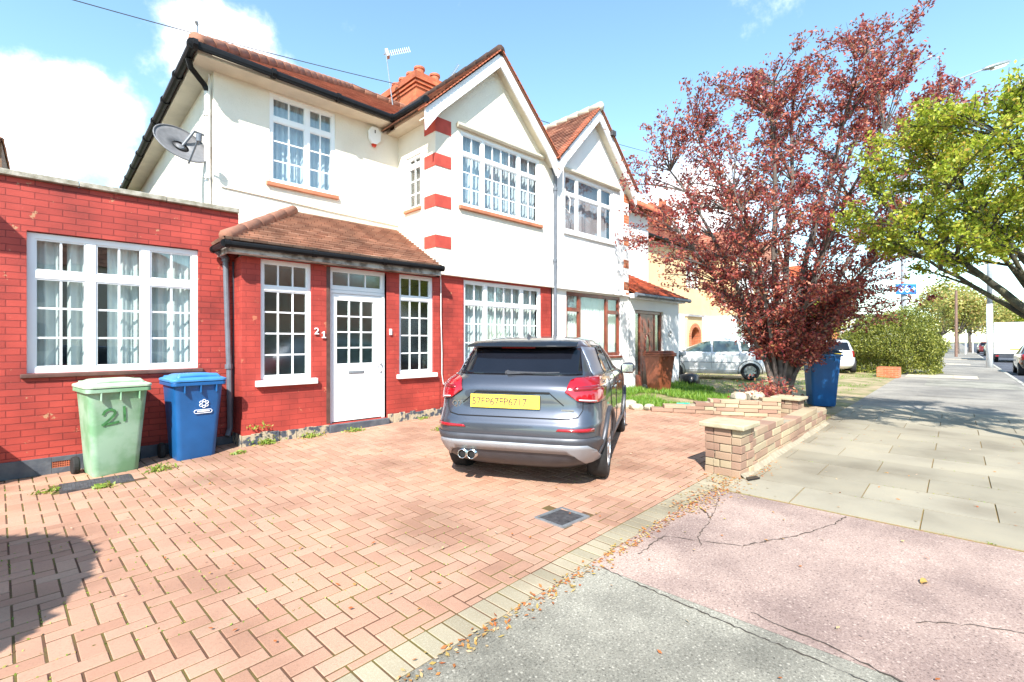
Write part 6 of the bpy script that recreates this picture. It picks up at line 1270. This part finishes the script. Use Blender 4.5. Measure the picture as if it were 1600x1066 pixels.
for (lat, z) in ((-3.9, 6.0), (-3.4, 6.9), (-2.9, 7.3), (-2.3, 7.5), (-2.0, 7.9), (-1.5, 7.0), (-1.1, 8.1), (-.9, 7.9), (-.5, 7.1), (.2, 7.6), (.7, 8.7), (1.0, 8.3), (1.3, 8.9), (1.75, 8.6), (2.1, 8.4), (2.7, 9.35), (2.5, 8.2), (3.2, 7.6), (3.6, 7.2), (4.0, 7.5), (3.3, 6.6), (-3.9, 5.3), (-4.0, 4.3), (-3.8, 3.9), (2.6, 2.7), (3.0, 3.1), (2.2, 2.6), (-3.3, 3.4), (-2.2, 2.9), (.5, 8.2), (1.55, 9.1), (2.4, 8.9), (3.0, 8.3), (3.4, 8.0), (-2.6, 6.9), (-3.1, 6.2)):
    for q in range(3): tips.append(at(lat + random.gauss(0, .10), random.uniform(-.9, .9), z - q * .3))
LIMB = [(-.18, 0, -2.9, .2, 5.6, .07), (-.08, .1, -1.9, 1.0, 6.6, .07), (.0, -.05, -.9, -.7, 7.2, .085), (.06, .1, .2, .5, 7.6, .085), (.12, -.05, 1.3, -.5, 8.0, .08), (.18, .05, 2.2, .4, 7.9, .075), (.24, 0, 3.1, -.2, 6.3, .06), (-.22, .05, -3.0, -.7, 3.9, .05), (.1, .0, .5, -2.0, 5.6, .06), (-.1, .1, -.4, 2.1, 5.8, .06),
        (-.15, .1, -2.2, -1.6, 4.6, .05), (.2, .1, 2.0, 1.5, 5.0, .05), (.2, -.1, 1.9, -1.6, 4.4, .05), (-.2, .0, -1.3, .2, 3.4, .04), (.22, 0, 1.6, .1, 3.2, .04), (.0, -.1, -.2, -1.3, 3.0, .045)]
stems = [(at(l * .62 - .36, d * .7, .25), at(l2, d2, z2), r_) for l, d, l2, d2, z2, r_ in LIMB]
tree('purple_leaved_tree', 'large bronze purple leaved tree with several stems behind the far pier', TB, stems, tips, 'plum', 'bark', 84000, .038, side=6, sidelen=.42, start=.3, spread=.085, up=.6, aspect=.5)
# small purple suckers at its foot
q = rng.normal(size=(1300, 3)) * np.array([.25, .22, .16]) + np.array([10.75, 3.45, .35]); A, B = leaves(q, .035); tagit(quads_mesh('purple_shrub', q, A, B, 'plum', base=(10.75, 3.45, .1)), 'small purple leaved shrub growing over the collapsed wall beside the far pier', 'shrub')
# the street tree on the right
GB = Vector((10.35, -.55, 0)); 
def at2(lat, dep, z): return GB + RT * lat + FW * dep + Vector((0, 0, z))
gt = []
for k in range(260):
    z = 2.8 + 2.35 * random.random(); f = (z - 2.75) / 2.55; R0 = 2.45 * math.sqrt(max(.05, 1 - (2 * abs(f - .42)) ** 2.2 * .75)); a = random.random() * 2 * math.pi; rr_ = R0 * math.sqrt(random.random()); gt.append(at2(rr_ * math.cos(a) * 1.08 - .25, rr_ * math.sin(a), z - .1 * rr_ / R0))
stems = [(at2(0, 0, 0), at2(-.05, 0, 2.0), .15)] + [(at2(-.05, 0, z0), at2(l, d, z), r_ * .72) for z0, l, d, z, r_ in ((1.55, -2.0, .3, 3.2, .10), (1.7, -1.5, -.7, 4.1, .085), (1.9, -.9, 1.0, 4.4, .08), (1.9, -.2, -.4, 4.5, .09), (1.8, 1.2, .4, 4.2, .09), (1.7, 1.5, -.6, 3.4, .08), (1.8, .3, -1.6, 3.8, .07), (1.7, .2, 1.7, 3.7, .07), (1.6, -1.3, 1.2, 3.1, .07), (1.65, -1.9, -.3, 3.6, .06))]
tree('street_tree', 'yellow green street tree with dark spreading limbs at the right edge', GB, stems, gt, 'lime', 'bark_dark', 62000, .030, side=9, sidelen=.38, start=.35, spread=.075, up=.3, aspect=.55, stem_bow=.25)
# unseen round tree added off-frame on the left, sized to shade the drive
ct = thing('shadow_tree', 'unseen round clipped tree, added beyond the left edge to cast a round shadow', 'tree', (-3.0, 2.75, 0)); part('trunk', 'bark', ct, lambda b: b.tube([(-3.0, 2.75, 0), (-3.0, 2.75, 1.2)], [.09, .07], 10))
q = rng.normal(size=(30000, 3)); q /= np.linalg.norm(q, axis=1)[:, None]; q *= (rng.random(30000) ** .12)[:, None] * np.array([1.3, 1.3, 1.2]); q += np.array([-3.0, 2.75, 1.85]); A, B = leaves(q, .075, aspect=.7); quads_mesh('crown', q, A, B, 'hedge', ct)
# the round hedge
hb = Vector((29.1, 3.85, 0)); hd = thing('round_hedge', 'big rounded olive green bush spilling over the footway, in front of the blue sign', 'hedge', hb)
n = 60000; q = rng.normal(size=(n, 3)); q /= np.linalg.norm(q, axis=1)[:, None]; mk = q[:, 2] < -.55; zz_ = rng.uniform(-.55, .98, n); rr2 = np.sqrt(1 - zz_ ** 2) / np.maximum(1e-6, np.hypot(q[:, 0], q[:, 1])); q[mk] = np.stack([q[:, 0] * rr2, q[:, 1] * rr2, zz_], 1)[mk]
lump = np.array([1 + .26 * noise.noise(Vector((a * 2.3, b_ * 2.3, c * 2.3 + 4))) + .07 * noise.noise(Vector((a * 7, b_ * 7, c * 7))) for a, b_, c in q]); sh = (1 - .34 * rng.random(n) ** 1.5) * lump
q = q * sh[:, None] * np.array([2.0, 2.0, 1.9]); q[:, 2] = np.maximum(q[:, 2] + 1.06, .04); q += np.array(hb); A, B = leaves(q, .045, aspect=.4); A[:, 2] -= .02; quads_mesh('foliage', q, A, B, 'hedge', hd)
part('inner_twigs', 'bark_dark', hd, lambda b: [b.tube([hb + Vector((random.gauss(0, .2), random.gauss(0, .2), 0)), hb + Vector((random.gauss(0, 1.1), random.gauss(0, .9), random.uniform(1.2, 2.2)))], [.03, .01], 5) for k in range(40)])
# shrubs and far trees
def puff(name, label, base, rad, n_, ls, m_, bark='bark', th=1.5, group=None, cat='tree', zc=None, squash=1.0):
    t = thing(name, label, cat, base, group); b0 = Vector(base); zc = zc or th + rad * squash
    st = MB(); st.tube([b0, b0 + Vector((random.gauss(0, .1), random.gauss(0, .1), th)), b0 + Vector((0, 0, zc))], [rad * .05 + .04, rad * .04 + .03, .03], 7)
    for k in range(9): a = random.random() * 6.28; e = b0 + Vector((math.cos(a) * rad * .8, math.sin(a) * rad * .8, zc + random.uniform(-.3, .6) * rad * squash)); st.tube(bez(b0 + Vector((0, 0, th * .9)), e, b0.lerp(e, .4) + Vector((0, 0, rad * .2)), 5), [rad * .025 + .01] * 3 + [.012] * 3, 5)
    part('trunk', bark, t, lambda b: b.add(st.v, st.f)); C = []
    for k in range(26):
        v = Vector((random.gauss(0, 1), random.gauss(0, 1), random.gauss(0, 1))).normalized() * random.random() ** .4; C.append((v.x * rad * .85, v.y * rad * .85, v.z * rad * .8 * squash))
    C = np.array(C)[rng.integers(0, 26, n_)]; q = C + rng.normal(size=(n_, 3)) * rad * .17 + np.array([b0.x, b0.y, b0.z + zc]); A, B = leaves(q, ls, aspect=.55); quads_mesh('crown', q, A, B, m_, t); return t
puff('garden_tree', 'pale green garden tree in front of the far houses, left of the round hedge', (30.5, 7.6, 0), 1.3, 4500, .07, 'lime', th=1.2)
puff('garden_tree', 'second light green garden tree behind the pale car', (36, 8.2, 0), 1.7, 4500, .09, 'far_leaf', th=1.6)
FT = 'street trees in the far distance'
for x, y, r_, lb in ((78, 4.0, 2.6, 'left of three blurry yellow green trees far down the footway'), (88, 3.3, 3.1, 'middle one of the blurry yellow green trees far down the footway'), (104, 1.6, 3.0, 'right one of the blurry yellow green trees far down the footway')): puff('distant_tree', lb, (x, y, 0), r_, 5200, .16, 'far_leaf', th=2.6, group=FT, squash=.95)
puff('blossom_tree', 'pink blossoming tree beyond the white van at the right edge', (98, -8.5, -.1), 3.6, 3500, .12, 'blossom', th=2.0, squash=.8)
puff('distant_tree', 'green tree at the end of the street behind the red car', (128, -1.5, 0), 3.6, 4000, .2, 'lime', th=2.5, group=FT)
puff('distant_tree', 'dark green trees closing the far end of the street', (170, 12, 0), 8, 5000, .35, 'far_leaf', th=3, group=FT)

# ------------------------------------------------------------ street columns
lc = thing('lamp_column', 'tall grey street lamp column rising behind the round hedge, its arm reaching right', 'street lamp', (30.1, 3.5, 0))
LP = Vector((30.1, 3.5, 0)); LT = Vector((33.0, .75, 14.85))
part('column', 'grey_paint', lc, lambda b: b.tube([LP, LP + Vector((0, 0, 3)), LP + Vector((0, 0, 12.4)), LP + Vector((.35, -.33, 13.2)), LP.lerp(LT, .5).xy.to_3d() + Vector((0, 0, 14.05)), LT], [.115, .105, .08, .06, .045, .035], 12), smooth=True)
def lampf(b):
    d = (Vector((33.84, -.07, 15.2)) - LT).normalized(); sd_ = d.cross(Vector((0, 0, 1))).normalized(); u_ = sd_.cross(d); prof = [(-.1, .05, .05), (.15, .14, .09), (.5, .19, .12), (1.1, .17, .10), (1.3, .08, .05)]; vs = []
    for l_, w, h in prof:
        for k in range(12): t = 2 * math.pi * k / 12; vs.append(LT + d * l_ + sd_ * w * math.cos(t) + u_ * h * math.sin(t))
    b.add(vs, [(i * 12 + k, i * 12 + (k + 1) % 12, (i + 1) * 12 + (k + 1) % 12, (i + 1) * 12 + k) for i in range(4) for k in range(12)] + [tuple(range(11, -1, -1)), tuple(48 + k for k in range(12))])
part('lantern', 'steel', lc, lampf, smooth=True)
def bowl(b):
    d = (Vector((33.84, -.07, 15.2)) - LT).normalized(); sd_ = d.cross(Vector((0, 0, 1))).normalized(); u_ = sd_.cross(d); b.obox(LT + d * .75 - u_ * .10, d * .38, sd_ * .13, u_ * .05)
part('lamp_bowl', 'lamp_clear', lc, bowl, bevel=.04)
rs = thing('cycle_route_sign', 'small blue sign with a white bicycle on the lamp column above the hedge', 'sign', (30.0, 3.4, 3.6))
SC = Vector((29.95, 3.38, 4.02)); sx_, sz_ = RT, Vector((0, 0, 1)); sn = -FW
part('face', 'sign_blue', rs, lambda b: b.obox(SC, sx_ * .50, FW * .012, sz_ * .25), bevel=.02)
def bike(b):
    q = lambda x, z: SC + sx_ * x + sz_ * z - FW * .022
    for cx in (-.26, .04): b.tube([q(cx + .10 * math.cos(2 * math.pi * k / 16), -.05 + .10 * math.sin(2 * math.pi * k / 16)) for k in range(17)], .022, 6)
    b.tube([q(-.26, -.05), q(-.18, .10), q(-.02, .10), q(-.11, -.05), q(-.26, -.05)], .02, 6); b.tube([q(-.02, .10), q(.04, -.05)], .02, 6); b.tube([q(-.18, .10), q(-.20, .15), q(-.13, .15)], .02, 6); b.tube([q(-.02, .10), q(-.03, .17), q(.04, .17)], .02, 6)
    b.tube([q(.22, .02), q(.42, .02)], .02, 6); b.tube([q(.34, .10), q(.42, .02), q(.34, -.06)], .02, 6)
part('bicycle_symbol', 'white_print', rs, bike)
bp = thing('lamp_column', 'grey pole with a white painted lower half at the kerb beyond the crossing slabs', 'pole', (38.5, .95, 0))
part('column', 'grey_paint', bp, lambda b: b.tube([(38.5, .65, 3.6), (38.5, .65, 7.4)], [.12, .10], 12), smooth=True); part('lower_band', 'plastic_white', bp, lambda b: b.tube([(38.5, .65, 0), (38.5, .65, 3.6)], [.15, .13], 12), smooth=True)
for (x, y, h, r_, m_, lb) in ((62, 3.3, 6.3, .12, 'wood_pole', 'brown timber telegraph pole among the far trees'), (75, 3.2, 2.8, .06, 'plastic_white', 'thin white post far down the footway'), (83, 2.9, 2.8, .06, 'plastic_white', 'thinner white post beyond the other one')):
    tagit(MB().tube([(x, y, 0), (x, y, h)], [r_, r_ * .8], 8).build('street_post', m_, base=(x, y, 0)), lb, 'post')
